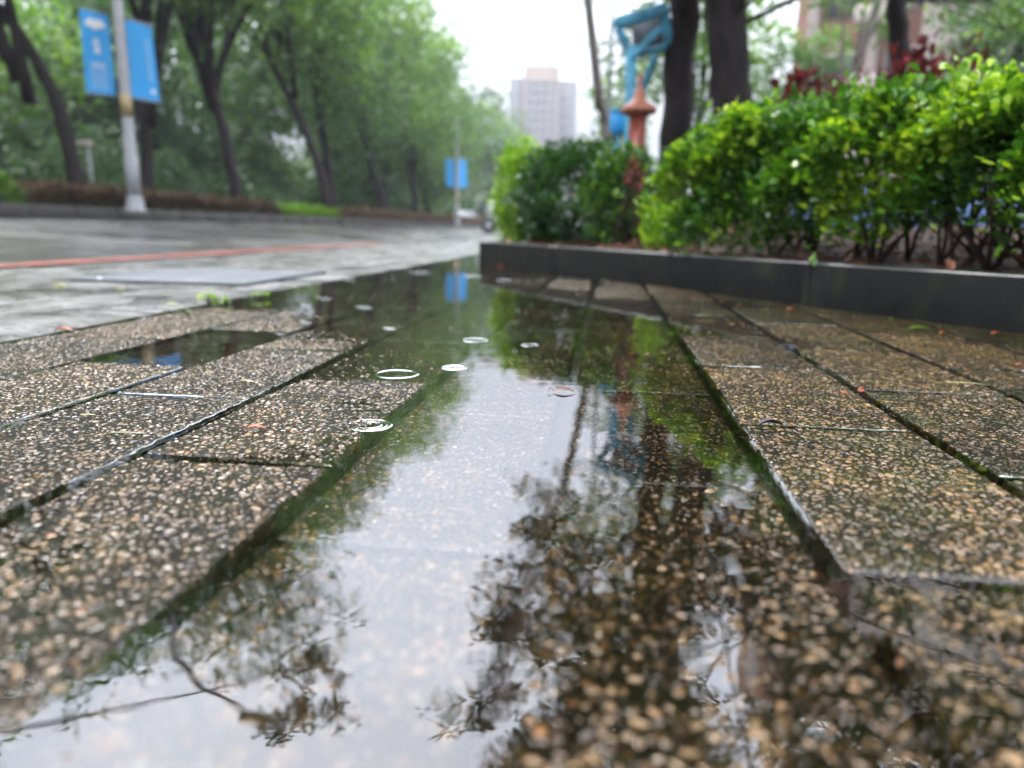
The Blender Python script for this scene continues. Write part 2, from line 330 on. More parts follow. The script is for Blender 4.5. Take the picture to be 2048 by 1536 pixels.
# planter kerb line (front face foot) in plan
K0 = G(2048, 670)[:2]; K1 = G(958, 526)[:2]; kd = (K1-K0)/np.linalg.norm(K1-K0); kn = np.array([kd[1], -kd[0]])
if kn[0] < 0: kn = -kn      # points into the planter
KS = K0 - kd*1.2
LOW = G(400, 692); SL = []
PV, PF, PT, PM, PE, pn = [], [], [], [], [], 0
from mathutils import noise as mnoise
for c in range(1, len(LX)-1):
    x0, x1 = LX[c]+.0048+(.004 if c == 6 else 0), LX[c+1]-.0048-(.003 if c == 5 else 0)
    j = G(*JY.get(c, (2048, 700)))[1]; k0 = math.ceil((j-.05)/TL)
    y = j - k0*TL
    while y < 6.4:
        a0, a1 = y+.0046, y+TL-.0046; y += TL
        if a1 < .12: continue
        cx, cy = (x0+x1)/2, (a0+a1)/2
        # skip slabs outside view or wholly inside the planter
        cc = np.array([[x0, a0], [x1, a0], [x0, a1], [x1, a1]])
        if ((cc-K0) @ kn).min() > .0: continue
        if cy < 5.4 and abs(cx + .135*cy) > .78*cy+.45: continue
        if cy > 5.3 and cx > -.6: continue
        dist = math.hypot(cx, cy)
        # the visible share decides the resolution
        near = min(math.hypot(*p) for p in cc)
        res = .0014 if near < .62 else (.0019 if near < 1.0 else (.003 if near < 1.7 else (.006 if near < 2.8 else .014)))
        nx, ny = max(6, int((x1-x0)/res)), max(6, int((a1-a0)/res))
        u = np.linspace(0, 1, nx); v = np.linspace(0, 1, ny)
        bu = np.concatenate([[0, 0], u[1:-1], [1, 1]]); bv = np.concatenate([[0, 0], v[1:-1], [1, 1]])
        uu, vv = np.meshgrid(bu, bv, indexing='ij')
        # planar slab through the height field at its four inner corners
        s_ = .3
        hc = [float(field(cx+(X_-cx)*s_*2, cy+(Y_-cy)*s_*2)) for X_, Y_ in ((x0, a0), (x1, a0), (x0, a1), (x1, a1))]
        if abs(cx-LOW[0]) < (x1-x0)/2 and abs(cy-LOW[1]) < (a1-a0)/2: hc = [-.0035]*4
        jit = rng.normal(0, .00045, 4)+rng.normal(0, .0003)
        h00, h10, h01, h11 = [h_+e for h_, e in zip(hc, jit)]; av = (h00+h10+h01+h11)/4
        k_ = 1.35
        h00, h10, h01, h11 = [av+(h_-av)*k_ for h_ in (h00, h10, h01, h11)]
        zz = h00*(1-uu)*(1-vv)+h10*uu*(1-vv)+h01*(1-uu)*vv+h11*uu*vv
        rot = rng.normal(0, .006)
        XX = x0+(x1-x0)*uu; YY = a0+(a1-a0)*vv
        # worn edges: rounded drop, ragged outline
        eu = np.minimum(uu, 1-uu)*(x1-x0); ev = np.minimum(vv, 1-vv)*(a1-a0); e = np.minimum(eu, ev)
        ph = rng.uniform(0, 50, 4)
        wob = (np.sin(YY*210+ph[0])+.7*np.sin(YY*533+ph[1]))*.00055; wob2 = (np.sin(XX*230+ph[2])+.7*np.sin(XX*610+ph[3]))*.00055
        XX = XX + wob*np.exp(-eu/.004); YY = YY + wob2*np.exp(-ev/.004)
        zz = zz - .0026*np.exp(-(e/.0034)**1.4) + .0003*np.sin(XX*31+ph[0])*np.sin(YY*27+ph[1])
        cz = (np.abs(uu-.5) == .5) & False
        Z = zz.copy(); Z[0, :] = -.02; Z[-1, :] = -.02; Z[:, 0] = -.02; Z[:, -1] = -.02
        Xr = cx+(XX-cx)*math.cos(rot)-(YY-cy)*math.sin(rot); Yr = cy+(XX-cx)*math.sin(rot)+(YY-cy)*math.cos(rot)
        n1, m1 = uu.shape
        V = np.stack([Xr, Yr, Z], -1).reshape(-1, 3)
        i = (np.arange(n1-1)[:, None]*m1 + np.arange(m1-1)).ravel()
        SL.append((c, x0, x1, a0, a1, h00, h10, h01, h11))
        PV.append(V); PF.append(np.stack([i, i+m1, i+m1+1, i+1], 1)+pn); pn += len(V)
        PE.append(np.exp(-(np.minimum(e, 1)/.0035)**2).ravel()*rng.uniform(.6, 1))
        PT.append(np.full(len(V), rng.uniform(.1, .9)))
        ms = .40+rng.uniform(-.4, .45) if cx > 0 else rng.uniform(-.35, .15)
        if c in (4, 5, 6): ms = -.45
        PM.append(np.full(len(V), ms))
pav = link('pavement', me_np('pavement', np.concatenate(PV), np.concatenate(PF), M_pav, True, {'tint': np.concatenate(PT), 'moss': np.concatenate(PM), 'edge': np.concatenate(PE)}))
tag(pav, kind='structure')
print('pavement verts', pn)

# ------------------------------------------------------------------ ground, gutter, road
def zroad(x): return np.where(x > -3.1, .004, .004+np.minimum((-3.1-x)*.040, .236))
gx = np.array([-900, -40, -9.3, -9, -7, -5, -3.1, -1.3, -1.0, 2, 8, 40, 900.])
grid('ground', gx, np.array([-60, 0, 10, 40, 120, 1500.]), lambda x, y: np.where(x < -1.1, zroad(x)-.03, -.024), M_soil); tag(bpy.data.objects['ground'], kind='structure')
GE = LX[1]-.004
xs = np.linspace(-2.6, GE-.012, 120); ys = np.concatenate([np.linspace(.3, 6, 200), np.linspace(6.1, 12, 30)])
def zg(x, y): return .0035 + .0010*np.sin(x*5+y*2.1)*np.sin(y*3.3-x) - .004*np.exp(-((x-GE)/.06)**2)
o = grid('gutter', xs, ys, zg, M_conc); tag(o, kind='structure')
o = grid('road', np.array([-9.1, -8, -7, -6, -5, -4.3, -3.1, -2.59]), np.array([.2, 3, 6, 12, 30, 80, 400.]), lambda x, y: zroad(x)+.004, M_asph); tag(o, kind='structure'); road = o
o = grid('far_road', np.array([-2.6, -1.5, 0, 3.]), np.array([12, 30, 80, 400.]), lambda x, y: .009+x*0, M_asph); tag(o, kind='structure')
LRX = G(0, 538)[0]
o = grid('road_line', np.linspace(-2.76, -2.63, 4), np.linspace(1.0, 8.5, 120), lambda x, y: zroad(x)+.008+0*y, M_red_line, road)
# water
wx = np.linspace(GE-.02, 2.2, 60); wy = np.linspace(.1, 6.6, 120)
o = grid('puddle', wx, wy, lambda x, y: x*0, M_wat); tag(o, kind='structure'); puddle = o
pud = o
# water standing in the joints between the raised slabs, climbing both slab edges
def slabz(c, x, y):
    for (c_, x0, x1, a0, a1, h00, h10, h01, h11) in SL:
        if c_ == c and a0-.005 <= y <= a1+.005:
            u_ = min(1, max(0, (x-x0)/(x1-x0))); v_ = min(1, max(0, (y-a0)/(a1-a0)))
            return h00*(1-u_)*(1-v_)+h10*u_*(1-v_)+h01*(1-u_)*v_+h11*u_*v_
    return None
def jstrip(mb, pts, zl, half, across, am=.0009):
    K = np.linspace(-1, 1, 9); V = []
    for i, (p_, z_) in enumerate(zip(pts, zl)):
        ww = half*(1+.18*math.sin(i*1.3+p_[0]*90)+.12*math.sin(i*.61)); 
        for k_ in K: V.append((p_[0]+across[0]*k_*ww, p_[1]+across[1]*k_*ww, z_+am*k_**4-.0003+.0002*math.sin(i*.9+k_)))
    q_ = [[i*9+k, i*9+k+1, (i+1)*9+k+1, (i+1)*9+k] for i in range(len(pts)-1) for k in range(8)]
    if q_: mb.add(np.array(V), np.array(q_))
mb = MB()
for y0_ in np.arange(.30, 1.25, .006):
    pass
run, zr = [], []
for y_ in list(np.arange(.30, 1.35, .005))+[9]:
    zb = slabz(7, LX[7]+.006, y_) if y_ < 9 else None
    ok = zb is not None and zb > .001 and math.sin(y_*23)+.6*math.sin(y_*61) > -.7
    if ok: run.append((LX[7]+.0035, y_)); zr.append(zb)
    if not ok and run:
        if len(run) > 5:
            V = []; K = np.linspace(0, 1, 6)
            for i, (p_, z_) in enumerate(zip(run, zr)):
                w_ = .0035*(1+.35*math.sin(i*.9)+.2*math.sin(i*2.3)); t_ = math.sin(math.pi*(i+.5)/len(run))**.4
                for k_ in K: V.append((p_[0]-w_*(1-k_)+.002*k_, p_[1], z_*.15+(z_*.85-.0002)*(k_**1.6)*t_+.0001))
            mb.add(np.array(V), np.array([[i*6+k, i*6+k+1, (i+1)*6+k+1, (i+1)*6+k] for i in range(len(run)-1) for k in range(5)]))
        run, zr = [], []
mb.build('edge_film', M_wat, puddle, True)
mb = MB(); mb2 = MB()
for li in (2, 3, 4, 5, 7, 8, 9, 10, 11):
    x_ = LX[li]; run, zr = [], []
    for y_ in np.arange(.25, 3.0, .006):
        za, zb = slabz(li-1, x_, y_), slabz(li, x_, y_)
        ok = za is not None and zb is not None and min(za, zb) > .0012 and math.sin(y_*7+li*2.3) > -.75
        if ok: run.append((x_, y_)); zr.append(min(za, zb)-.0016)
        if (not ok or y_ > 2.99) and run:
            if len(run) > 6: jstrip(mb, run, zr, .0062, (1, 0))
            run, zr = [], []
for (c_, x0, x1, a0, a1, h00, h10, h01, h11) in SL:
    if a0 < .3 or a0 > 2.2 or min(h00, h10) < .0012: continue
    zb = [slabz(c_, x, a0-.012) for x in (x0, x1)]
    if None in zb or min(zb) < .0008 or (rng.uniform() < .25 and c_ != 4) or (min(h00, h10)-min(zb) > .0022 and c_ != 4): continue
    f0, f1 = sorted(rng.uniform(0, 1, 2)); f0 *= .5; f1 = .5+.5*f1
    xs_ = np.arange(x0+(x1-x0)*f0+.002, x0+(x1-x0)*f1-.002, .006); t_ = (xs_-x0)/(x1-x0)
    jstrip(mb2, [(x, a0-.0038) for x in xs_], [min(h00*(1-t)+h10*t, zb[0]*(1-t)+zb[1]*t)-.0016 for t in t_], .0036, (0, 1), .0004)
mb.build('joint_water', M_wat, puddle, True); mb2.build('joint_water', M_wat, puddle, True)
def ripple(px, py, R, wpx_=30, amp=.0011, w=.0022, splash=False):
    c = G(px, py); n = 72
    prof = []
    w = min(.0016, R*.10); amp = w*.26
    for k, (rr, am) in enumerate([(R, amp)] + ([(R*.55, amp*.9), (R*.8, amp*.6)] if splash else ([(R*.5, amp*.3)] if wpx_ > 50 else []))):
        rs = np.linspace(rr-2.2*w, rr+2.2*w, 13)
        prof.append([(max(r_, .0004), am*math.exp(-((r_-rr)/w)**2)*1.2-.0001) for r_ in rs])
    mb = MB()
    for pf in prof:
        a = np.linspace(0, 2*math.pi, n, endpoint=False); wob = 1+.02*np.sin(3*a+px)+.012*np.sin(7*a)
        V = []
        for r_, z_ in pf: V.append(np.stack([c[0]+np.cos(a)*r_*wob, c[1]+np.sin(a)*r_*wob, np.full(n, z_)], 1))
        q = [[k*n+i, k*n+(i+1) % n, (k+1)*n+(i+1) % n, (k+1)*n+i] for k in range(len(pf)-1) for i in range(n)]
        mb.add(np.concatenate(V), np.array(q))
    if splash:
        for k in range(6):
            a = rng.uniform(0, 6.28); r_ = R*rng.uniform(.1, .5); rr = rng.uniform(.0012, .0022)
            mb.lathe([(rr*math.sin(t)+1e-5, rr*.7*math.cos(t)) for t in np.linspace(.01, 2.2, 8)][::-1], (c[0]+math.cos(a)*r_, c[1]+math.sin(a)*r_, .0004), 14)
    mb.build('ripple', M_wat, puddle, True)
for x, y, wpx, sp_ in [(793,748,86,0),(908,735,40,1),(738,850,92,1),(647,597,34,0),(728,615,30,0),(778,657,22,0),(612,612,24,0),(610,645,22,0),(840,545,46,0),(945,552,34,0),(950,680,40,0),(1010,560,30,0),(560,668,20,0),(1060,690,26,0),(700,560,26,0)]:
    ripple(x, y, wpx/2/F*G(x, y)[1]*1.0*(1.25 if wpx < 50 else 1), wpx_=wpx, splash=bool(sp_), w=.0026 if y > 700 else .005, amp=.0012 if y > 700 else .0022)

# ------------------------------------------------------------------ planter kerb and soil
KH = .133; KW = .075
kerb = tag(empty('planter_kerb', (*K0, 0)), 'dark wet granite kerb with pale top edge running along the planted bed', 'kerb')
def kp(s, dn, z): p = KS+kd*s+kn*dn; return (p[0], p[1], z)
TOTK = np.linalg.norm(K1-KS)
def kerb_block(A, B, wdt, ht, parent, name='kerb_stone'):
    A = np.array(A); B = np.array(B); d = (B-A)/np.linalg.norm(B-A); n_ = np.array([d[1], -d[0]])
    if n_ @ kn < 0: n_ = -n_
    L = np.linalg.norm(B-A); prof = [(0, -.02), (0, ht-.009), (.003, ht-.0025), (.011, ht), (wdt-.004, ht), (wdt, ht-.004), (wdt, -.02)]
    N = 24; V = []
    for t in np.linspace(0.003, L-.003, N):
        for k, (pn_, z) in enumerate(prof):
            p = A+d*t+n_*(pn_+rng.normal(0, .0004)); V.append((p[0], p[1], z+rng.normal(0, .0003)))
    m = len(prof); q = [[i*m+k, (i+1)*m+k, (i+1)*m+k+1, i*m+k+1] for i in range(N-1) for k in range(m-1)]
    mb = MB(); mb.add(V, [np.array(q), np.array([list(range(m)), list(range((N-1)*m, N*m))])]); mb.build(name, M_kerb, parent)
cuts = [0, 1.2+np.linalg.norm(G(1614, 613)[:2]-K0), 1.2+np.linalg.norm(G(1300, 577)[:2]-K0)]
cuts += [cuts[-1]+(TOTK-cuts[-1])*.5, TOTK]
for a_, b_ in zip(cuts[:-1], cuts[1:]): kerb_block(KS+kd*a_, KS+kd*b_, KW, KH, kerb)
# return side of the kerb going away from the camera
E0 = K1 + kn*0.0; E1 = E0+np.array([0.0, 1.0]); 
kerb_block(E0+np.array([.0, KW*1.0]), E0+np.array([.0, 1.25]), KW, KH, kerb); kerb_block(E0+np.array([0, 1.25]), E0+np.array([0, 2.6]), KW, KH, kerb)
def soilz(x, y):
    dn = np.clip(((np.asarray(x)-K0[0])*kn[0]+(np.asarray(y)-K0[1])*kn[1]-.12)/.9, 0, 1); return .114+.13*dn*dn*(3-2*dn)+.012*np.sin(x*7+y*3)*np.sin(y*5-x*2)+.006*np.sin(x*23)*np.sin(y*19)
sv = []; sN, sM = 90, 60
Vs = []
for s_ in np.linspace(0, TOTK-.04, sN):
    for t_ in np.linspace(0, 1, sM):
        p = KS+kd*s_+kn*KW*.8; far = p + np.array([.9, .55])*(t_**1.6)*9; Vs.append((far[0], far[1], float(soilz(far[0], far[1]))))
i = (np.arange(sN-1)[:, None]*sM+np.arange(sM-1)).ravel()
o = link('planter_soil', me_np('planter_soil', np.array(Vs), np.stack([i, i+1, i+sM+1, i+sM], 1), M_soil, True)); tag(o, kind='structure')
o = grid('planted_ground', np.linspace(E0[0]+.04, 14, 30), np.linspace(K1[1]+.0, 40, 60), lambda x, y: soilz(x, y)-.02, M_soil); tag(o, kind='structure')

# ------------------------------------------------------------------ foliage
LEAF6 = (np.array([[0, 0, 0], [.35, .20, .05], [.75, .31, .07], [1, 0, 0], [.75, -.31, .07], [.35, -.20, .05]]), np.array([[0, 3, 2, 1], [0, 5, 4, 3]]))
LEAF4 = (np.array([[0, 0, 0], [.5, .3, .06], [1, 0, 0], [.5, -.3, .06]]), np.array([[0, 3, 2, 1]]))
LANCE = (np.array([[0, 0, 0], [.3, .11, .03], [.65, .10, .03], [1, 0, -.08], [.65, -.10, .03], [.3, -.11, .03]]), np.array([[0, 3, 2, 1], [0, 5, 4, 3]]))
def leaf_mesh(pos, dirs, ups, size, tint, shape):
    base, fc = shape; n = len(pos)
    d = dirs/np.linalg.norm(dirs, axis=1)[:, None]
    sd = np.cross(ups, d); sd /= np.linalg.norm(sd, axis=1)[:, None]+1e-9; nn = np.cross(d, sd)
    V = pos[:, None]+size[:, None, None]*(base[None, :, 0:1]*d[:, None]+base[None, :, 1:2]*sd[:, None]+base[None, :, 2:3]*nn[:, None])
    k = len(base); Fc = (fc[None]+(np.arange(n)*k)[:, None, None]).reshape(-1, fc.shape[1])
    return V.reshape(-1, 3), Fc, np.repeat(tint, k)
def foliage(name, mat, parent, tips, outd, leaf, per=6, spread=1.0, shape=LEAF6, tint=None, jt=.15, elong=1.0):
    """sprigs of `per` leaves at each tip"""
    n = len(tips); t0 = rng.uniform(0, 1, n) if tint is None else tint
    pos = np.repeat(tips, per, 0); od = np.repeat(outd, per, 0)+rng.normal(0, .75*spread, (n*per, 3)); od[:, 2] += .15
    pos = pos + rng.normal(0, leaf*.55*elong, pos.shape)
    u_ = np.tile([0, 0, 1.0], (n*per, 1))+rng.normal(0, .45, (n*per, 3))
    sz = leaf*rng.uniform(.4, 1.25, n*per); tt = np.clip(np.repeat(t0, per)+rng.normal(0, jt, n*per), 0, 1)
    V, Fc, T = leaf_mesh(pos, od, u_, sz, tt, shape)
    return link(name, me_np(name, V, Fc, mat, True, {'tint': T}), parent)
def blob_pts(n, c, r, shell=.45):
    d = rng.normal(size=(n, 3)); d /= np.linalg.norm(d, axis=1)[:, None]
    rr = (shell+(1-shell)*rng.uniform(0, 1, n)**.6)[:, None]
    lump = 1+.16*np.sin(d[:, 0:1]*5+c[0]*3)*np.sin(d[:, 1:2]*6+c[1])+.10*np.sin(d[:, 2:3]*9+c[2]*5)
    return np.array(c)+d*rr*np.array(r)*lump, d
# hedge along the kerb
def hedge(name, s0, s1, off, depth, hfun, base, nsp, leaf, mat, label, cat='hedge', tmin=0.0, nst=26, stem_mat=M_stem):
    root = tag(empty(name, kp((s0+s1)/2, off+depth/2, .1)), label, cat)
    s = rng.uniform(s0, s1, nsp); t = rng.uniform(0, 1, nsp)**.8; top = np.array([hfun(v) for v in s])
    # shell distribution: front face, top face, some inside
    kind = rng.uniform(0, 1, nsp); q = rng.uniform(0, 1, nsp)
    lump = .05*np.sin(s*9+1)+.04*np.sin(s*23+q*3)+.045*np.sin(q*9+s*7)+.03*np.sin(q*21-s*15)
    dn = np.where(kind < .50, rng.uniform(0, .07, nsp)+lump, rng.uniform(0, depth, nsp))
    bs = np.array([base(v) for v in s])
    z = np.where(kind < .50, bs+(top-bs)*q**.85, np.where(kind < .85, top-rng.uniform(0, .07, nsp), bs+(top-bs)*q))
    z = z+np.where(kind < .85, .03*np.sin(s*13+q*5)+.028*np.sin(s*31+dn*20), 0)
    dn = dn + np.clip((z-(top-.10))/.10, 0, 1)*.05*(kind < .5)+np.clip((bs+.16-z)/.16, 0, 1)*.20*rng.uniform(0, 1, nsp)
    pts = np.stack([KS[0]+kd[0]*s+kn[0]*(off+dn), KS[1]+kd[1]*s+kn[1]*(off+dn), z], 1)
    od = np.stack([-kn[0]*np.where(kind < .5, 1, .2)*np.ones(nsp), -kn[1]*np.where(kind < .5, 1, .2)*np.ones(nsp), np.where(kind < .5, .35, 1.0)], 1)+rng.normal(0, .35, (nsp, 3))
    ti = .30+.25*rng.normal(0, .6, nsp)+.13*np.sin(s*15+z*21)+.33*(rng.uniform(0, 1, nsp) < .30)+.16*np.sin(s*6.3+z*9)-.25*(kind > .85)+.12*(kind >= .5)*(kind < .85)  # inner sprigs tinted darker: shade of the gaps put into leaf colour
    foliage('foliage', mat, root, pts, od, leaf, 6, .8, LEAF6, np.clip(ti+tmin, 0, 1), .10)
    for k in range(nst):
        mb = MB()
        s_ = rng.uniform(s0+.04, s1-.02); b0 = np.array(kp(s_, off+rng.uniform(.1, depth*.8), .085)); b0[2] = float(soilz(b0[0], b0[1]))-.01; hh = hfun(s_)-b0[2]+.09
        for q_ in range(rng.integers(2, 5)):
            e = b0+np.array([rng.normal(0, .10), rng.normal(0, .10), (hh-.1)*rng.uniform(.5, .9)]); mid = (b0+e)/2+rng.normal(0, .025, 3)
            mb.tube([b0+rng.normal(0, .008, 3)*[1, 1, 0], mid, e], [.0065, .0045, .002], 6)
            for w_ in range(3):
                a_ = b0+(e-b0)*rng.uniform(.2, .8); mb.tube([a_, a_+rng.normal(0, .05, 3)+[0, 0, .05]], [.0025, .001], 4)
        mb.build('stem', stem_mat, root, True)
    return root
def sk(px, py): return float((G(px, py)[:2]-KS) @ kd)
sA, sB = 0.0, cuts[1]+.0
sE = sk(1330, 580)
def front(px, py, off):
    d = ray(px, py); q0 = KS+kn*off; t = ((q0) @ kn)/(d[:2] @ kn); p = d*t; return float((p[:2]-KS) @ kd), H+p[2]
_T = sorted(front(x, y, .12) for x, y in [(1370, 340), (1385, 275), (1430, 235), (1520, 208), (1600, 196), (1700, 184), (1850, 158), (2048, 138), (2300, 110)])
_B = sorted(front(x, y, .12) for x, y in [(1370, 505), (1450, 500), (1540, 480), (1620, 474), (1800, 462), (2048, 450), (2300, 430)])
def hf_old(s): # hedge height along the kerb (lower towards its far end)
    t = np.clip(s/ sE, 0, 1); return .535+.27*t - .15*max(0, (t-.85)/.15)**2 + .02*math.sin(s*4)
def hf(s): return float(np.interp(s, [a_[0] for a_ in _T], [a_[1] for a_ in _T]))-.045
def hb(s): return float(np.interp(s, [a_[0] for a_ in _B], [a_[1] for a_ in _B]))+.02
sE = _T[-1][0]
hedge('hedge', 0.45, sE, .06, .50, hf, hb, 7600, .032, M_hedge, 'bright yellow-green small-leaved hedge nearest the camera, behind the kerb on the right')
def blobtips(c, r, n, shell=.5):
    p, d = blob_pts(n, c, r, shell); return p, d
def shrub(name, c, r, n, leaf, mat, label, cat='shrub', shape=LEAF6, per=5, tmean=.45, stems=8, hgt=None, group=None, jt=.12):
    g0_ = float(soilz(c[0], c[1]))-.01; root = tag(empty(name, (c[0], c[1], g0_)), label, cat, group)
    p, d = blobtips(c, r, n); k = p[:, 2] > g0_+.01; p, d = p[k], d[k]
    t = np.clip(tmean+.2*rng.normal(0, .8, len(p))+.12*np.sin(p[:, 0]*9)*np.sin(p[:, 2]*11), 0, 1)
    foliage('foliage', mat, root, p, d, leaf, per, .8, shape, t, jt)
    mb = MB()
    for k in range(stems):
        e = np.array(c)+rng.normal(0, .5, 3)*np.array(r)*[1, 1, .5]; b = np.array([c[0]+rng.normal(0, .04), c[1]+rng.normal(0, .04), g0_])
        mb = MB(); mb.tube([b, (b+e)/2+rng.normal(0, .03, 3), e], [.012, .008, .003], 6); mb.build('stem', M_stem, root, True)
    return root
# ------------------------------------------------------------------ left end of the bed
c = P(1052, 400, 5.1); shrub('shrub', c, (.19, .36, .36), 900, .045, M_lime, 'lime green shrub at the road end of the planted bed', tmean=.62)
c = P(1140, 400, 4.5); shrub('shrub', c, (.33, .34, .35), 1900, .036, M_dark, 'rounded dark green shrub in the middle of the bed beside the copper lamp', tmean=.42)
c = P(1245, 405, 4.05); shrub('shrub', c, (.21, .24, .29), 1250, .034, M_dark, 'loose dark green shrub with reddish tips in front of the red-brown post', tmean=.55, jt=.3)
c = P(1338, 470, 3.5); shrub('grass_clump', c, (.08, .12, .11), 300, .06, M_lime, 'thin lime grass clump at the foot of the big dark trunk', 'grass', LANCE, 5, .6, 3)
for px, py, D in ((1045, 470, 5.7), (1130, 478, 5.2), (1220, 482, 4.8), (1400, 480, 3.7)):
    pass
c = P(1272, 350, 3.75); shrub('red_flower_plant', c, (.04, .05, .07), 26, .028, M_red, 'small red-leaved plant standing in front of the copper-capped post', 'plant', LEAF6, 4, .75, 3)

def bar(mb, a, b, w_, t_, tint=.5):
    a = np.array(a); b = np.array(b); L = np.linalg.norm(b-a); x = (b-a)/L
    y = np.cross(x, [0, 0, 1.0]) if abs(x[2]) < .95 else np.cross(x, [0, 1.0, 0]); y /= np.linalg.norm(y); z = np.cross(x, y)
    mb.box((a+b)/2, (L, w_, t_), np.stack([x, y, z], 1), tint, .006)
# blue steel frame on its post
D0 = 5.9; q = lambda x, y, d=0: P(x, y, D0+d)
b0 = P(1266, 360, D0); b0 = (b0[0], b0[1], .08)
fr = tag(empty('steel_frame', b0), 'pale blue tilted steel box frame on a tall blue post between the big trunks', 'frame')
m = MB(); bar(m, b0, q(1262, 90), .085, .085); m.build('post', M_blues, fr)
m = MB(); bar(m, q(1232, 48), q(1330, 18), .09, .085); m.build('top_rail', M_blues, fr)
m = MB(); bar(m, q(1236, 56), q(1262, 112), .06, .06); bar(m, q(1262, 112), q(1338, 92, .1), .05, .05); bar(m, q(1328, 22), q(1342, 98, .1), .06, .06)
bar(m, q(1250, 40, .45), q(1335, 22, .45), .05, .05); bar(m, q(1232, 48), q(1250, 42, .45), .05, .05); bar(m, q(1330, 18), q(1335, 22, .45), .05, .05); m.build('side_rails', M_blues, fr)
m = MB(); bar(m, q(1262, 118, -.04), q(1322, 56, -.04), .05, .05); m.build('brace', M_blues, fr)
m = MB(); bar(m, q(1310, 110, .2), q(1286, 180, .2), .05, .05); bar(m, q(1286, 180, .2), (*q(1300, 200, .2)[:2], .08), .045, .045); m.build('rear_post', M_blues, fr)
m = MB(); V = [q(1262, 50, .3), q(1322, 32, .3), q(1330, 88, .3), q(1268, 100, .3)]; V2 = [v+np.array([0, .02, 0]) for v in V]
m.add(V+V2, [np.array([[0, 1, 2, 3], [7, 6, 5, 4], [0, 4, 5, 1], [1, 5, 6, 2], [2, 6, 7, 3], [3, 7, 4, 0]])]); m.build('mesh_panel', M_grey, fr)
D1 = 6.4; a = P(1236, 246, D1); bx = tag(empty('blue_box', (a[0], a[1], .08)), 'small bright blue box on a thin post left of the copper-capped lamp', 'box')
m = MB(); m.box(a, (.13, .12, .17), None, .5, .01); m.build('housing', M_blue, bx)
m = MB(); m.box(a+[0, -.004, .095], (.15, .14, .02), None, .5, .006); m.build('lid', M_blues, bx)
m = MB(); bar(m, (a[0], a[1], .08), a-[0, 0, .085], .04, .04); m.build('post', M_blues, bx)
# copper-capped lawn lamp
D2 = 5.2; cc_ = P(1277, 222, D2); u = D2/F*1.02
ll = tag(empty('garden_lamp', (cc_[0], cc_[1], .09)), 'red-brown bollard lamp with a flared copper cap and pointed finial', 'lamp')
m = MB(); m.lathe([(.012, 52*u), (.016, 42*u), (9*u, 37*u), (11*u, 24*u), (17*u, 15*u), (31*u, 6*u), (34*u, 0), (31*u, -5*u), (18*u, -6*u)], cc_, 28); m.build('cap', M_copper, ll, True)
m = MB(); m.lathe([(.004, 66*u), (5*u, 60*u), (3*u, 52*u), (5*u, 47*u), (3*u, 43*u)], cc_, 16); m.build('finial', M_redpost, ll, True)
hb_ = cc_[2]-.09
m = MB(); m.lathe([(20*u, -4*u), (20*u, -9*u), (16*u, -12*u), (15*u, -60*u), (18*u, -63*u), (18*u, -70*u), (13*u, -74*u), (13*u, -hb_+.10), (22*u, -hb_+.06), (24*u, -hb_)], cc_, 24); m.build('post', M_redpost, ll, True)
m = MB()
for k in range(4):
    an = k*math.pi/2+.4; m.box((cc_[0]+math.cos(an)*16*u, cc_[1]+math.sin(an)*16*u, cc_[2]-36*u), (.012, .012, 44*u), None)
m.build('ribs', M_copper, ll)

# ------------------------------------------------------------------ street trees on the right
def pline(pts, D, jit=0.0): return [P(x, y, D) for x, y in pts]
def trunk(mb, pts, r0, r1, n=16, sub=26, nz_=.02):
    pts = np.array(pts); t = np.linspace(0, len(pts)-1, sub); V = np.stack([np.interp(t, np.arange(len(pts)), pts[:, k]) for k in range(3)], 1)
    ker = np.array([.25, .5, .25]); V2 = V.copy()
    for k in range(3):
        for _ in range(3): V2[1:-1, k] = np.convolve(V2[:, k], ker, 'same')[1:-1]
    V2[1:-1] += rng.normal(0, r1*.12, (sub-2, 3)); rr = r0+(r1-r0)*(t/t[-1])**.8; rr[0] *= 1.18; rr[1] *= 1.06
    mb.tube(V2, rr, n, noise=nz_)
def inpoly(x, y, poly):
    poly = np.array(poly, float); r = np.zeros(len(x), bool); j = len(poly)-1
    for i in range(len(poly)):
        xi, yi = poly[i]; xj, yj = poly[j]
        c_ = ((yi > y) != (yj > y)) & (x < (xj-xi)*(y-yi)/(yj-yi+1e-9)+xi); r ^= c_; j = i
    return r
def region(poly, holes, D0_, D1_, n, clump=60, cr=.22, mirror=True):
    """points on branches whose sight line (direct or mirrored in the water) falls in the outline"""
    a = np.array(poly, float); out = []
    while len(out) < clump:
        x = rng.uniform(a[:, 0].min(), a[:, 0].max(), 200); y = rng.uniform(a[:, 1].min(), a[:, 1].max(), 200)
        k = inpoly(x, y, poly)
        for h in holes: k &= ~inpoly(x, y, h)
        for x_, y_ in zip(x[k], y[k]): out.append((MR if mirror else P)(x_, y_, rng.uniform(D0_, D1_)))
    cen = np.array(out[:clump]); per = n//clump
    d = rng.normal(size=(clump, per, 3)); d /= np.linalg.norm(d, axis=2)[..., None]
    pts = cen[:, None]+d*(rng.uniform(0, 1, (clump, per, 1))**.5)*cr*np.array([1.2, 1.2, .7])*rng.uniform(.6, 1.3, (clump, 1, 1))
    return cen, pts.reshape(-1, 3), d.reshape(-1, 3)
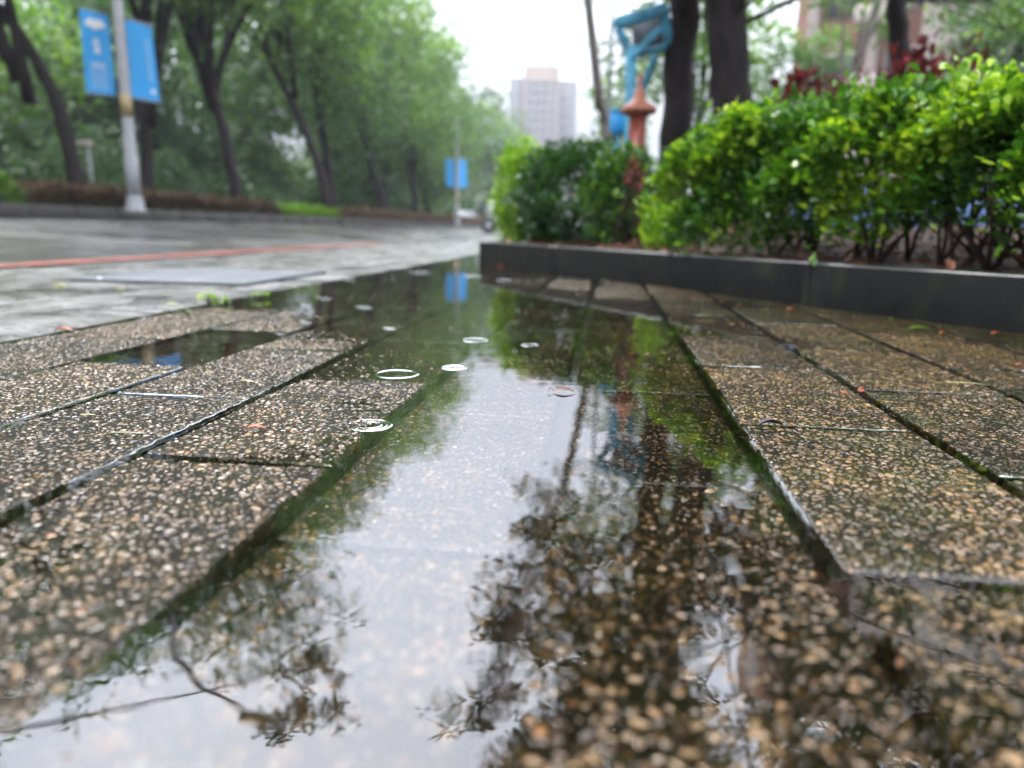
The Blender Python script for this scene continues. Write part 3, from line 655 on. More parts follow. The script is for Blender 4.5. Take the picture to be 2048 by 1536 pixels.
def street_tree(label, base_px, D, trunk_pts, r0, r1, top, regs, mat, leaf, barkm=M_bark, per=5, tm=.4, group=None, z0=.085, name='street_tree', nb=30):
    b = P(*base_px, D); base = np.array([b[0], b[1], z0]); root = tag(empty(name, base), label, 'tree', group)
    tp = [base-[0, 0, .06]]+[P(x, y, D) for x, y in trunk_pts]+[np.array(top)]
    m = MB(); trunk(m, tp, r0, r1); m.build('trunk', barkm, root, True)
    allp, alld, cens = [], [], []
    for (poly, holes, Da, Db, n, cl, cr, mir) in regs:
        ce, p_, d_ = region(poly, holes, Da, Db, n, cl, cr, mir); allp.append(p_); alld.append(d_); cens.append(ce)
    cens = np.concatenate(cens); p_ = np.concatenate(allp); d_ = np.concatenate(alld)
    foliage('crown', mat, root, p_, d_, leaf, per, 1, LEAF6, np.clip(tm+.2*rng.normal(size=len(p_)), 0, 1), .12)
    m = MB(); nodes = [np.array(t) for t in tp[len(tp)//2:]]
    for ce in cens[rng.permutation(len(cens))[:nb]]:
        lo = [t for t in nodes if t[2] < ce[2]+.3] or nodes[:1]
        s0_ = lo[rng.integers(len(lo))]; mid = s0_*.45+ce*.55+[0, 0, .25*rng.uniform(.2, 1)]
        nodes.append(ce); L = np.linalg.norm(ce-s0_); trunk(m, [s0_, mid, ce], min(r1*.5, .004+.004*L), .006, 7, 12, .0)
    m.build('branches', barkm, root, True); return root
holes = [[(1375, 1250), (1470, 1230), (1545, 1270), (1520, 1560), (1440, 1560), (1400, 1420)], [(1060, 1170), (1110, 1170), (1110, 1250), (1060, 1250)], [(930, 1440), (1010, 1430), (1010, 1600), (930, 1600)],
         [(1170, 965), (1260, 965), (1250, 1060), (1180, 1060)], [(1410, 900), (1460, 900), (1465, 970), (1420, 970)], [(1190, 1110), (1250, 1090), (1240, 1190), (1190, 1180)], [(1300, 965), (1330, 965), (1325, 1040), (1300, 1040)]]
cA = [(1090, 1045), (1180, 1050), (1300, 1050), (1400, 1040), (1500, 1040), (1640, 1050), (1680, 1300), (1500, 1600), (880, 1600), (900, 1500), (890, 1420), (930, 1340), (960, 1280), (960, 1200), (1030, 1150), (1040, 1050)]
street_tree('thick dark leaning trunk right beside the blue steel frame', (1346, 420), 6.0, [(1348, 330), (1354, 200), (1364, 60), (1372, -120), (1380, -380)], .128, .10, P(1380, -900, 6.0),
            [(cA, holes, 4.8, 6.5, 8600, 150, .23, True), ([(1040, 945), (1130, 930), (1180, 960), (1140, 1010), (1040, 1000)], [], 8, 9, 160, 6, .22, True)], M_can, .050, per=6, tm=.45)
street_tree('thickest dark trunk, with reddish bark, rising behind the left part of the hedge', (1462, 380), 5.0, [(1465, 330), (1462, 180), (1452, 60), (1448, -100), (1450, -400)], .14, .11, P(1450, -950, 5.0),
            [([(1560, 1180), (1800, 1170), (2500, 1150), (2600, 1700), (1500, 1700), (1550, 1300)], holes, 3.2, 5.5, 4200, 110, .28, True),
             ([(1380, 1540), (2100, 1540), (2300, 2600), (500, 2600), (620, 1760), (1000, 1700)], [], 2.0, 4.5, 2200, 60, .32, True)], M_can, .052, per=6, tm=.4)
street_tree('slimmer dark trunk rising behind the middle of the hedge before the pink building', (1806, 300), 6.2, [(1806, 240), (1800, 120), (1794, 0), (1800, -200)], .085, .07, P(1800, -800, 6.2),
            [([(1510, -150), (1760, -150), (1750, 10), (1690, 30), (1640, 10), (1560, 30), (1500, 10)], [], 7, 9, 340, 14, .2, False), ([(1860, -150), (2200, -150), (2200, 90), (1960, 90), (1880, 30)], [], 7, 9, 420, 14, .2, False)], M_tree, .07, tm=.45, nb=20)
# tree overhanging on the left of the water (seen mirrored along the slab edge)
street_tree('tall tree whose crown overhangs the road behind the blue banners', (-420, 380), 13.0, [(-420, 200), (-330, 0), (-150, -300)], .16, .11, MR(150, 1200, 12),
            [([(600, 930), (590, 985), (530, 1040), (520, 1100), (470, 1130), (450, 1190), (380, 1170), (330, 1215), (270, 1180), (200, 1080), (330, 960), (460, 880)], [], 10, 13, 2600, 70, .33, True)], M_can, .13, tm=.5, nb=40, z0=.47)
street_tree('hanging leafy branch of a roadside tree whose trunk stands left of the frame', (-900, 400), 6.0, [(-900, 0), (-700, -900)], .12, .09, MR(300, 1900, 5),
            [([(560, 1280), (650, 1300), (690, 1390), (600, 1400)], [], 4.4, 4.6, 60, 5, .07, True), ([(510, 1420), (680, 1400), (700, 1450), (560, 1480)], [], 4.2, 4.6, 110, 7, .08, True),
             ([(-300, 1950), (700, 1950), (700, 2900), (-900, 2900)], [], 2.2, 4.5, 1000, 26, .3, True)], M_can, .05, tm=.4, nb=1, z0=.1)
# smaller trees behind the hedge, right
def bgtree(label, c, hgt, rad_, n, leaf, mat, tr, lean=(0, 0), name='tree', z0=0.1, group=None, tm=.5, nbl=9, low=.25, barkm=M_bark, br=5, shape=LEAF4, per=4, fork=True, traced=None):
    base = np.array([c[0], c[1], z0]); root = tag(empty(name, base), label, 'tree', group)
    top = base+[lean[0], lean[1], hgt*.78]; m = MB(); kn_ = base*.6+top*.4+rng.normal(0, .02*hgt, 3)*[1, 1, 0]
    if traced:
        for q_, r0_, r1_ in traced: trunk(m, q_, r0_, r1_, 10, 18)
        top = np.array(traced[0][0][-1]); kn_ = base*.5+top*.5
    else: trunk(m, [base-[0, 0, .2], kn_, top], tr, tr*.45, 10, 16)
    blobs = []
    for k in range(nbl):
        an = rng.uniform(0, 6.28); zf = low+(1-low)*(k+.5)/nbl; rr = rad_*math.sin(math.pi*min(1, .28+.62*(1-zf)+.1))*rng.uniform(.25, .8)
        ax = base+(top-base)*zf; blobs.append((np.array([ax[0]+math.cos(an)*rr, ax[1]+math.sin(an)*rr, z0+hgt*zf]), rad_*rng.uniform(.38, .6)))
    for k in range(br):
        f = rng.uniform(.25, .6); s0_ = base+(top-base)*f if f > .4 else base+(kn_-base)*f/.4; e = blobs[rng.integers(nbl)][0]
        if e[2] < s0_[2]+.1*hgt: e = e+[0, 0, .2*hgt]
        trunk(m, [s0_, (s0_+e)/2+[0, 0, .03*hgt], e], tr*.55, tr*.2, 8, 10)
    m.build('trunk', barkm, root, True)
    P_, D_, T_ = [], [], []
    for bc, br_ in blobs:
        nn = max(20, int(n/nbl)); p_, d_ = blob_pts(nn, bc, (br_*1.1, br_*1.1, br_*.85), .35); tc_ = rng.normal(0, .10)
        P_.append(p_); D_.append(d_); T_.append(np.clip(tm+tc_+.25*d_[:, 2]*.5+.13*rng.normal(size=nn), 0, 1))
    foliage('crown', mat, root, np.concatenate(P_), np.concatenate(D_), leaf, per, 1, shape, np.concatenate(T_), .1); return root
c = P(1555, 330, 17); bgtree('small rounded light green tree between the thickest trunk and the pink building', c, 4.3, 1.3, 1500, .13, M_tree, .06, tm=.45, low=.3)
c = P(1640, 300, 12); bgtree('thin forked tree with pale diagonal branches before the pink building', P(1625, 300, 12), 5.2, 1.2, 220, .12, M_tree, .06, (.9, .4), barkm=M_bark2, tm=.55, low=.62, br=7)
c = P(1960, 300, 14); bgtree('olive green tree before the pink building at the right edge', c, 4.6, 1.6, 1300, .13, M_treed, .09, tm=.45, low=.35)
c = P(1225, 320, 26); bgtree('slender light green tree beside the thin grey pole', c, 5.2, 1.2, 1000, .2, M_tree, .07, tm=.6, low=.2)
c = P(1395, 300, 15); bgtree('pale green tree showing in the gap between the two thick trunks', c, 6.5, 1.9, 2200, .15, M_tree, .07, tm=.5, low=.35)
c = P(1200, 320, 13); bgtree('thin grey leaning tree above the round shrub', c+[.2, 0, 0], 6.0, .8, 160, .14, M_treed, .07, (-.6, 0), barkm=M_bark2, tm=.5, low=.8, br=5)
# red-leaved plants behind the hedge
for k, (x, y, D, r_, l_) in enumerate([(1595, 200, 4.4, .10, 'leftmost small clump of red leaves rising behind the hedge'), (1690, 190, 4.2, .07, 'smallest tuft of red leaves behind the hedge'), (1815, 175, 4.0, .15, 'largest bright red plant behind the hedge beside the slim trunk'), (1935, 140, 4.2, .13, 'red-leaved plant behind the hedge near the right edge')]):
    c = P(x, y, D); r_ *= .7; g_ = empty('red_plant', (c[0], c[1], .09)); tag(g_, l_, 'plant', 'red-leaved plants behind the hedge')
    p_, d_ = blob_pts(45 if k != 2 else 100, c, (r_, r_, r_*1.2), .2); foliage('foliage', M_red, g_, p_, d_+[0, 0, .5], .075, 3, .6, LANCE if k % 2 else LEAF6, None, .1)
    for j in range(4): m = MB(); m.tube([(c[0]+.02*j, c[1], .08), c+rng.normal(0, .05, 3)], [.01, .004], 6); m.build('stem', M_stem, g_, True)
# pale blue sheet behind the hedge
a, b = P(1580, 440, 4.2), P(2250, 430, 3.2); sh_ = tag(empty('blue_barrier', (a[0], a[1], .09)), 'low pale blue barrier seen between the hedge stems', 'barrier')
m = MB(); a[2] = b[2] = .36; bar(m, a, b, .03, .27); m.build('panel', M_hoard, sh_)
m = MB(); bar(m, a+[0, -.03, .15], b+[0, -.03, .15], .05, .03); m.build('rail', M_pale, sh_)
for t in (.02, .34, .66, .98): p_ = a+(b-a)*t; m = MB(); m.box((p_[0], p_[1]+.03, .33), (.03, .03, .34)); m.build('post', M_pale, sh_)
# ------------------------------------------------------------------ litter and sprouts on the bed
def leaf_strip(L, W, curl, n=9, fold=.25, twist=0.0):
    V = []; 
    for i in range(n):
        t = i/(n-1); w_ = W*math.sin(math.pi*min(.999, t**.8+.001))**.8+.0006; z = curl*math.sin(t*math.pi)*L; x = t*L
        for s_ in (-1, -.5, 0, .5, 1): V.append((x, s_*w_/2, z+abs(s_)*w_*fold+twist*s_*t*W))
    q = [[i*5+k, (i+1)*5+k, (i+1)*5+k+1, i*5+k+1] for i in range(n-1) for k in range(4)]
    return np.array(V), np.array(q)
def put(V, pos, yaw, pitch=0.0, roll=0.0):
    R_ = Matrix.Rotation(yaw, 3, 'Z') @ Matrix.Rotation(pitch, 3, 'Y') @ Matrix.Rotation(roll, 3, 'X'); return V @ np.array(R_).T + np.array(pos)
m = MB()
for k in range(2600):
    s_ = rng.uniform(0, TOTK-.1); dn = rng.uniform(.085, .9)**1.0; p = KS+kd*s_+kn*dn
    L = rng.uniform(.02, .055); V, q_ = leaf_strip(L, L*rng.uniform(.25, .5), rng.uniform(-.1, .25), 5)
    m.add(put(V, (p[0], p[1], float(soilz(p[0], p[1]))+.006), rng.uniform(0, 6.28), rng.normal(0, .3), rng.normal(0, .4)), q_, float(rng.uniform(0, 1)))
o = m.build('leaf_litter', M_litter, None, True); tag(o, 'brown dead leaves and twigs covering the soil under the hedge', 'leaf litter', kind='stuff')
m = MB()
for k in range(260):
    s_ = rng.uniform(0, TOTK-.1); dn = rng.uniform(.09, .6); p = KS+kd*s_+kn*dn; a_ = rng.uniform(0, 3.14); z = float(soilz(p[0], p[1]))+.01
    dv = np.array([math.cos(a_), math.sin(a_), rng.normal(0, .15)])*rng.uniform(.04, .12); m.tube([np.array([p[0], p[1], z])-dv, (p[0], p[1], z+.004), np.array([p[0], p[1], z])+dv], [.0015, .002, .001], 5)
o = m.build('fallen_twigs', M_stem, None, True); tag(o, 'thin dark fallen twigs scattered over the soil bed', 'twigs', kind='stuff')
def sprout(px, py, n, leaf, mat, label, z=.1, group=None, name='sprout', sp=.03, up_=.03):
    g = G(px, py, z); root = tag(empty(name, g), label, 'plant', group)
    tips = g+rng.normal(0, sp, (n, 3))*[1, 1, .3]+[0, 0, up_]; tips[:, 2] = np.maximum(tips[:, 2], z+.006)
    foliage('leaves', mat, root, tips, rng.normal(0, 1, (n, 3))*[1, 1, .3], leaf, 4, .6, LEAF6, rng.uniform(.5, .95, n), .08, .6)
    m = MB()
    for t in tips[:12]: m.tube([g, (g+t)/2+[0, 0, .004], t], [.0015, .0012, .0008], 5)
    m.build('stem', M_stem, root, True)
for x, y, l_ in [(1562, 507, 'leftmost little green sprout on the soil just behind the kerb'), (1760, 510, 'pair of small green leaves on the soil below the hedge middle'), (1832, 500, 'larger leafy green sprout under the hedge to the right of the pair'), (1978, 517, 'lacy lime seedling behind the kerb near the right edge'), (1700, 505, 'tiny seedling between the two sprouts behind the kerb')]:
    sprout(x, y, 5, .022, M_lime, l_, .105, 'green sprouts behind the kerb')
for x, y, l_, n_ in [(1060, 484, 'low lime weeds at the corner of the kerb', 16), (1140, 487, 'low lime weeds under the round dark shrub', 14), (1390, 495, 'dense low lime groundcover at the hedge foot', 40), (1480, 490, 'bright low leaves hanging at the hedge foot near the thick trunk', 24), (1340, 492, 'yellowish weeds left of the hedge foot', 20)]:
    sprout(x, y, n_, .035, M_lime, l_, .105, 'low weeds behind the kerb', sp=.07, up_=.03)
# weeds in the joint between slabs and gutter
for x, y, n_, lf, u_, l_ in [(418, 612, 5, .020, .026, 'tallest bright green weed growing from the gutter joint'), (455, 608, 5, .013, .012, 'low green weed just right of the tallest gutter weed'), (520, 598, 3, .016, .010, 'small green weed in the gutter joint by the grating'), (375, 628, 3, .011, .006, 'flat green weed at the left end of the gutter weeds'), (590, 583, 2, .008, .006, 'tiny distant weed in the gutter joint')]:
    sprout(x, y, n_, lf, M_lime, l_, .002, 'weeds in the gutter joint', name='weed', sp=.012, up_=u_)
# ------------------------------------------------------------------ fallen leaves on the slabs
def surf(x, y, h=None): 
    g = G(x, y); z = float(field(g[0], g[1])) if h is None else h; return G(x, y, max(z, 0)+.0012)
def fallen(px, py, L, W, yaw, curl, mat, label, name='fallen_leaf', stem=0.0, h=None, roll=0.0, pitch=0.0, group=None, fold=.25):
    p = surf(px, py, h); V, q_ = leaf_strip(L, W, curl, 11, fold); V = V-[L/2, 0, 0]; root = tag(empty(name, p), label, 'leaf', group)
    m = MB(); V = put(V, p, yaw, pitch, roll); V[:, 2] += max(0, p[2]-V[:, 2].min()-.0004); m.add(V, q_, float(rng.uniform(.2, .8))); m.build('blade', mat, root, True)
    if stem:
        m = MB(); st_ = np.array([(-L/2, 0, .001), (-L/2-stem*.5, .002, .004), (-L/2-stem, -.002, .001)]); st_ = put(st_, p, yaw, 0, 0); st_[:, 2] += .001; m.tube(st_, [.0007, .0006, .0008], 6); m.build('leaf_stem', M_deadb, root, True)
fy = YAW; M_fleaf = mat_leaf('wet_brown_leaf', [(0, (.05, .022, .010)), (1, (.12, .055, .022))], .35, .05)
fallen(127, 661, .034, .016, fy+.1, .08, M_deadr, 'orange-red leaf lying at the gutter edge on the far left', h=.003)
fallen(512, 858, .021, .008, fy+.15, .10, M_deadr, 'reddish curled leaf with a raised thin stalk on the wet left slab', stem=.012)
fallen(1128, 783, .030, .010, fy-.08, .07, M_fleaf, 'brown curled leaf floating in the middle of the puddle', h=.0004, fold=.25, stem=.006, roll=.25)
fallen(1540, 851, .030, .008, fy+.12, .12, mat_simple('dark_leaf', (.03, .018, .02), .3), 'dark pointed dead leaf lying on the joint right of the puddle', stem=.022, h=.0035, fold=.5)
fallen(1722, 781, .014, .009, fy+.5, .15, M_deadr, 'small orange leaf standing at a slab corner on the right', roll=.7)
fallen(1690, 787, .010, .006, fy-.3, .1, M_deadr, 'tiny orange fragment beside the small orange leaf')
fallen(1584, 620, .030, .012, fy, .15, M_deadr, 'orange crinkled leaf at the kerb foot, the one nearest the middle', h=.004)
fallen(1648, 624, .014, .008, fy+.4, .15, M_deadr, 'small red leaf at the kerb foot just right of the crinkled one', h=.004)
fallen(1782, 640, .018, .010, fy+.6, .15, M_hedge, 'small dark green leaf against the kerb foot', h=.004, roll=.5)
fallen(1838, 658, .046, .012, fy-.15, .08, M_lime, 'long yellow-green leaf lying below the kerb', h=.004)
fallen(1886, 667, .018, .008, fy+.1, .15, M_deadr, 'red tip of a leaf touching the long yellow-green leaf', h=.004)
fallen(1992, 669, .022, .010, fy, .18, M_deadr, 'orange-brown curled leaf at the kerb foot near the right edge', h=.004)
fallen(2040, 731, .016, .008, fy-.3, .1, M_deadr, 'orange leaf cut by the right edge of the picture', h=.004)
fallen(1800, 1325, .010, .0028, fy+1.0, .02, M_deadb, 'rusty thin leaf in the dark wet slab at bottom right', h=.001)
fallen(912, 533, .045, .03, fy, .3, M_deadb, 'tan leaf at the far shore of the puddle', h=.001, roll=.4)
fallen(175, 830, .018, .003, fy, .02, M_pale_blade, 'short pale straw on the left slab above the long blade', h=.0042)
fallen(255, 866, .036, .0022, fy-.02, .01, M_pale_blade, 'long pale green grass blade on the left slab', h=.0042, name='fallen_straw')
fallen(492, 762, .020, .004, fy-.1, .03, M_pale_blade, 'pale pinkish straw on the slab behind the reddish leaf', h=.0036)
fallen(1410, 632, .05, .003, fy-.1, .02, M_pale_blade, 'thin pale stalk lying along the kerb foot', h=.004, name='fallen_straw')
fallen(1705, 703, .022, .0025, fy-.35, .03, M_pale_blade, 'yellowish stalk on the slab between two right joints', h=.005, name='fallen_straw')
fallen(1935, 768, .055, .0025, fy-.25, .03, M_pale_blade, 'long yellow stalk lying across the right joint', h=.006, name='fallen_straw')
fallen(1558, 877, .016, .0025, fy+2.0, .12, M_deadb, 'tiny curled brown stalk on the slab below the dark leaf', h=.0045, name='leaf_stalk')
for x, y, L_, l_, mt in [(242, 578, .028, 'yellow flat leaf in the gutter, the farther one', M_pale_blade), (345, 609, .035, 'pale flat leaf in the gutter behind the weeds', M_pale_blade), (120, 572, .05, 'ochre stain-like leaf lying flat in the far left gutter', M_pale_blade), (840, 527, .05, 'brown leaf on the far shore of the puddle', M_deadb), (635, 570, .03, 'small tan leaf at the far left shore of the puddle', M_deadb), (1000, 533, .05, 'reddish leaf at the foot of the kerb end', M_deadr)]:
    fallen(x, y, L_, L_*.35, fy+rng.normal(0, .3), .05, mt, l_, h=.004)
for x, y in [(1215, 566), (1240, 575), (1180, 562), (1270, 580), (1385, 600), (1480, 612), (1530, 618), (1720, 636), (1300, 586), (1120, 556), (1705, 634), (1345, 592), (1440, 606)]:
    fallen(x, y, .014+rng.uniform(0, .01), .007, rng.uniform(0, 3), .1, [M_litter, M_deadb, M_lime, M_pale_blade][rng.integers(4)], 'tiny leaf scrap lying along the foot of the kerb', name='leaf_scrap', h=.004, group='tiny leaf scraps along the foot of the kerb')
g = G(200, 562, .006); m = MB(); m.lathe([(.001, .012), (.008, .011), (.013, .006), (.014, 0), (.012, -.003)][::-1], g, 14); o = m.build('pebble', M_white, None, True); tag(o, 'small white pebble in the gutter', 'pebble')
# drain grating in the gutter
ga = G(245, 566, .008); gb = G(640, 555, .008); gx0, gx1 = -2.3, -1.45; gy0, gy1 = 2.75, 3.75
gc = np.array([-1.56, 2.75])
gr = tag(empty('drain_grating', (gc[0], gc[1], .005)), 'grey flat drain cover set in the gutter', 'drain cover'); m = MB(); m.box((gc[0], gc[1], .010), (.66, .74, .012), None, .5, .003); m.build('frame', M_iron, gr)
m = MB()
for k in range(18):
    for j in range(3): m.box((gc[0]-.2+.2*j, gc[1]-.32+.64*k/17, .0155), (.16, .016, .004), None, .5, .002)
m.build('ribs', M_iron, gr)
# ------------------------------------------------------------------ median
MX = -9.0; ZM = float(zroad(MX))
def zm(x): return ZM
def median(y0, y1, label):
    r_ = tag(empty('median_kerb', (MX-.1, (y0+y1)/2, ZM)), label, 'kerb'); n = int((y1-y0)/1.0)
    for k in range(n):
        a_, b_ = y0+(y1-y0)*k/n, y0+(y1-y0)*(k+1)/n; m = MB(); m.box((MX-.1, (a_+b_)/2, ZM+.07), (.2, b_-a_-.012, .30), None, .5, .02); m.build('kerb_stone', M_mkerb, r_)
median(3.5, 24, 'dark stone kerb of the median under the russet hedge'); median(24.3, 70, 'far dark stone kerb of the median by the small blue banners')
o = grid('median_soil', np.linspace(-60, MX-.15, 20), np.linspace(-2, 200, 60), lambda x, y: ZM+.16+.03*np.sin(x)+0*y, M_soil); tag(o, kind='structure')
def boxhedge(y0, y1, x0, x1, z0, z1, n, leaf, mat, label, tm=.5, top=None, topmat=None):
    r_ = tag(empty('low_hedge', ((x0+x1)/2, (y0+y1)/2, z0)), label, 'hedge', 'clipped hedges on the median')
    k = rng.uniform(0, 1, n); x = np.where(k < .5, x1-rng.uniform(0, .08, n), rng.uniform(x0, x1, n)); z = np.where(k < .5, rng.uniform(z0, z1, n), z1-rng.uniform(0, .08, n)); y = rng.uniform(y0, y1, n)
    rd = np.minimum(np.minimum(y-y0, y1-y)/.5, 1); z = z0+(z-z0)*(1-(1-rd)**2*.5); p_ = np.stack([x, y, z+.03*np.sin(y*5)], 1); d_ = np.stack([(k < .5)*1.0, 0*k, (k >= .5)*1.0], 1)+rng.normal(0, .3, (n, 3))
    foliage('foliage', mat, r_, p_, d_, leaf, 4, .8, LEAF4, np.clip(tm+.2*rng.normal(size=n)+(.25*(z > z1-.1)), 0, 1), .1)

zs = ZM+.17
boxhedge(4, 10.7, -10.4, -9.2, zs, zs+.50, 3500, .07, M_lime, 'bright green clipped hedge at the left end of the median', .25)
boxhedge(10.9, 20, -10.2, -9.15, zs, zs+.36, 7500, .065, M_rhedge, 'long russet clipped hedge on the median below the street banners', .30)
boxhedge(20.1, 24.5, -10.0, -9.15, zs, zs+.30, 1800, .08, M_lime, 'rounded green end of the russet median hedge', .35)
boxhedge(26, 60, -10.2, -9.2, zs, zs+.30, 4500, .14, M_rhedge, 'distant low russet hedge on the median by the far banners', .4)
# lamp posts with banners
def lamppost(base, hgt, lean, sc, labels, ll_):
    b = np.array(base, float); r_ = tag(empty('lamp_post', b), ll_, 'lamp post', 'lamp posts on the median')
    top = b+[lean, 0, hgt]; m = MB(); m.tube([b, b+(top-b)*.12, b+(top-b)*.121, top], [.125*sc, .115*sc, .095*sc, .07*sc], 18); m.build('pole', M_pole, r_, True)
    m = MB(); m.lathe([(.2*sc, 0), (.2*sc, .03), (.15*sc, .05), (.14*sc, .25), (.125*sc, .28)], b, 20); m.build('base', M_pole, r_, True)
    m = MB(); ft = b+(top-b)*.255; m.tube([b+(top-b)*.20, b+(top-b)*.245], [.097*sc, .096*sc], 18); m.build('sticker', M_yel, r_, True)
    m = MB(); arm = [top, top+[.6, -.2, .5], top+[1.8, -.6, .75]]; m.tube(arm, [.06*sc, .05*sc, .04*sc], 10); m.build('arm', M_pole, r_, True)
    m = MB(); m.box(top+[2.1, -.7, .76], (.7, .25, .12), None, .5, .04); m.build('lamp_head', M_grey, r_)
    return r_, b, top
def axis(b, top, z): t = (z-b[2])/(top[2]-b[2]); return b+(top-b)*t
DL = 13.6; pb = P(266, 362, DL)
r_, b, top = lamppost((pb[0], pb[1], ZM+.16), 8.2, 0.0, 1.0, None, 'near silver lamp post with a yellow sticker carrying the two large blue banners')
M_pr2 = mat_simple('banner_faint_print', (.30, .58, .86), .5)
def banner(quad, th, label, print_kind, group):
    q4 = [np.array(v) for v in quad]   # tl, tr, br, bl
    c_ = sum(q4)/4; r2 = tag(empty('street_banner', c_), label, 'banner', group)
    n_ = np.cross(q4[1]-q4[0], q4[3]-q4[0]); n_ /= np.linalg.norm(n_); 
    if n_ @ (-fh) < 0: n_ = -n_
    def uv(u_, v_, off=0): return (q4[0]*(1-u_)+q4[1]*u_)*(1-v_)+(q4[3]*(1-u_)+q4[2]*u_)*v_+n_*(off+.012*math.sin(u_*5+v_*4))
    N = 8; V = [uv(i/N, j/N, o_) for o_ in (0, -th) for i in range(N+1) for j in range(N+1)]; K = (N+1)**2
    q_ = [[o_*K+i*(N+1)+j, o_*K+(i+1)*(N+1)+j, o_*K+(i+1)*(N+1)+j+1, o_*K+i*(N+1)+j+1] for o_ in (0, 1) for i in range(N) for j in range(N)]
    m = MB(); m.add(V, np.array(q_)); m.build('cloth', M_blue, r2, True)
    for v_ in (0, 1): m = MB(); m.tube([uv(-.05, v_), uv(1.12, v_)], [.018, .018], 8); m.build('rod', M_pole, r2, True)
    if print_kind == 1:
        m = MB(); a_ = np.linspace(0, 2*math.pi, 24, endpoint=False)
        m.add([uv(.5+.36*math.cos(t)*(1+.1*math.sin(3*t)), .15+.062*math.sin(t)*(1+.2*math.sin(5*t)), .008) for t in a_]+[uv(.5, .15, .008)], np.array([[i, (i+1) % 24, 24] for i in range(24)])); m.build('emblem', M_white, r2)
        m = MB()
        for v0, v1, u0, u1 in [(.33, .36, .40, .56), (.37, .40, .36, .60), (.41, .44, .42, .58), (.45, .50, .40, .60), (.62, .635, .25, .75), (.66, .675, .25, .7)]: m.add([uv(u0, v0, .008), uv(u1, v0, .008), uv(u1, v1, .008), uv(u0, v1, .008)], np.array([[0, 1, 2, 3]]))
        m.build('lettering', M_white, r2)
        m = MB()
        for k in range(7):
            v0 = .70+.035*k; m.add([uv(.2, v0, .008), uv(.78, v0, .008), uv(.78, v0+.016, .008), uv(.2, v0+.016, .008)], np.array([[0, 1, 2, 3]]))
        m.build('small_print', M_pr2, r2)
    elif print_kind == 2:
        m = MB()
        for k in range(10): v0 = .2+.055*k; m.add([uv(.68, v0, .008), uv(.82, v0, .008), uv(.82, v0+.035, .008), uv(.68, v0+.035, .008)], np.array([[0, 1, 2, 3]]))
        m.build('lettering', M_pr2, r2)
        m = MB(); a_ = np.linspace(0, 2*math.pi, 5, endpoint=False); m.add([uv(.8+.1*math.cos(t), .875+.035*math.sin(t), .008) for t in a_]+[uv(.8, .875, .008)], np.array([[i, (i+1) % 5, 5] for i in range(5)])); m.build('emblem', M_white, r2)
banner([P(158, 16, DL-.2), P(216, 28, DL), P(232, 192, DL), P(173, 186, DL-.2)], .01, 'left large blue banner with a white cloud emblem on the near lamp post', 1, 'large blue banners on the near lamp post')
banner([P(250, 38, DL), P(303, 50, DL+.3), P(319, 205, DL+.3), P(264, 196, DL)], .01, 'right large blue banner with pale marks down its edge on the near lamp post', 2, 'large blue banners on the near lamp post')
DF = 43; pf_ = P(914, 435, DF)
r_, b, top = lamppost((pf_[0], pf_[1], ZM+.16), 6.3, 0.0, 1.1, None, 'far slim lamp post carrying the two small blue banners')
banner([P(891, 317, DF), P(908, 318, DF), P(910, 374, DF), P(893, 373, DF)], .02, 'left small blue banner on the far lamp post', 0, 'small blue banners on the far lamp post')
banner([P(916, 318, DF), P(933, 319, DF+.3), P(934, 376, DF+.3), P(917, 375, DF)], .02, 'right small blue banner on the far lamp post', 0, 'small blue banners on the far lamp post')
# little sign and bollards beyond the median
a = P(182, 350, 16); sg = tag(empty('sign_post', (a[0], a[1], ZM+.15)), 'thin pale T-shaped sign post beyond the median hedge left of the lamp post', 'sign'); m = MB(); ph_ = P(182, 290, 16)[2]
m.tube([(a[0], a[1], ZM+.1), (a[0], a[1], ph_)], [.04, .035], 10); m.build('post', M_pole, sg, True); m = MB(); m.box((a[0]-.12, a[1], ph_+.03), (.42, .06, .11), None, .5, .01); m.build('board', M_pale, sg)
pp = P(1213, 300, 19); pg = tag(empty('utility_pole', (pp[0], pp[1], .08)), 'thin pale grey pole rising left of the blue steel frame', 'pole'); m = MB(); m.tube([(pp[0], pp[1], .05), (pp[0], pp[1], 7.5)], [.075, .055], 12); m.build('pole', M_pole, pg, True)
m = MB(); m.tube([(pp[0], pp[1], 7.4), (pp[0]-.5, pp[1], 8.0), (pp[0]-1.3, pp[1], 8.2)], [.05, .04, .03], 8); m.build('arm', M_pole, pg, True)
# ------------------------------------------------------------------ tree row beyond the median
rows = [(-12.4, 6.5), (-12.6, 9.8), (-13.2, 13.2), (-12.3, 17.2), (-13.0, 21.5), (-12.4, 26), (-13.0, 31), (-12.4, 37), (-13, 44), (-12.4, 52), (-13, 62), (-12.6, 75), (-13, 92), (-12.6, 115)]
desc = ['tree at the far left edge of the row, mostly out of the picture', 'first tall tree behind the median at the left edge, leaning left', 'second tree behind the median, just left of the lamp post', 'third tree behind the median, rising behind the large banners', 'fourth tree behind the median, forked, right of the large banners', 'fifth tree behind the median with a dark leaning trunk', 'sixth tree behind the median, mid picture', 'seventh tree behind the median with a light green crown', 'eighth tree behind the median with the tall light crown against the sky', 'ninth tree behind the median, above the small banners', 'tenth tree behind the median, right of the small banners', 'eleventh tree behind the median, low against the sky', 'twelfth tree behind the median, hazy', 'last and haziest tree of the row, beside the tower']
def px3(D, *pts): return [P(x, y, D) for x, y in pts]
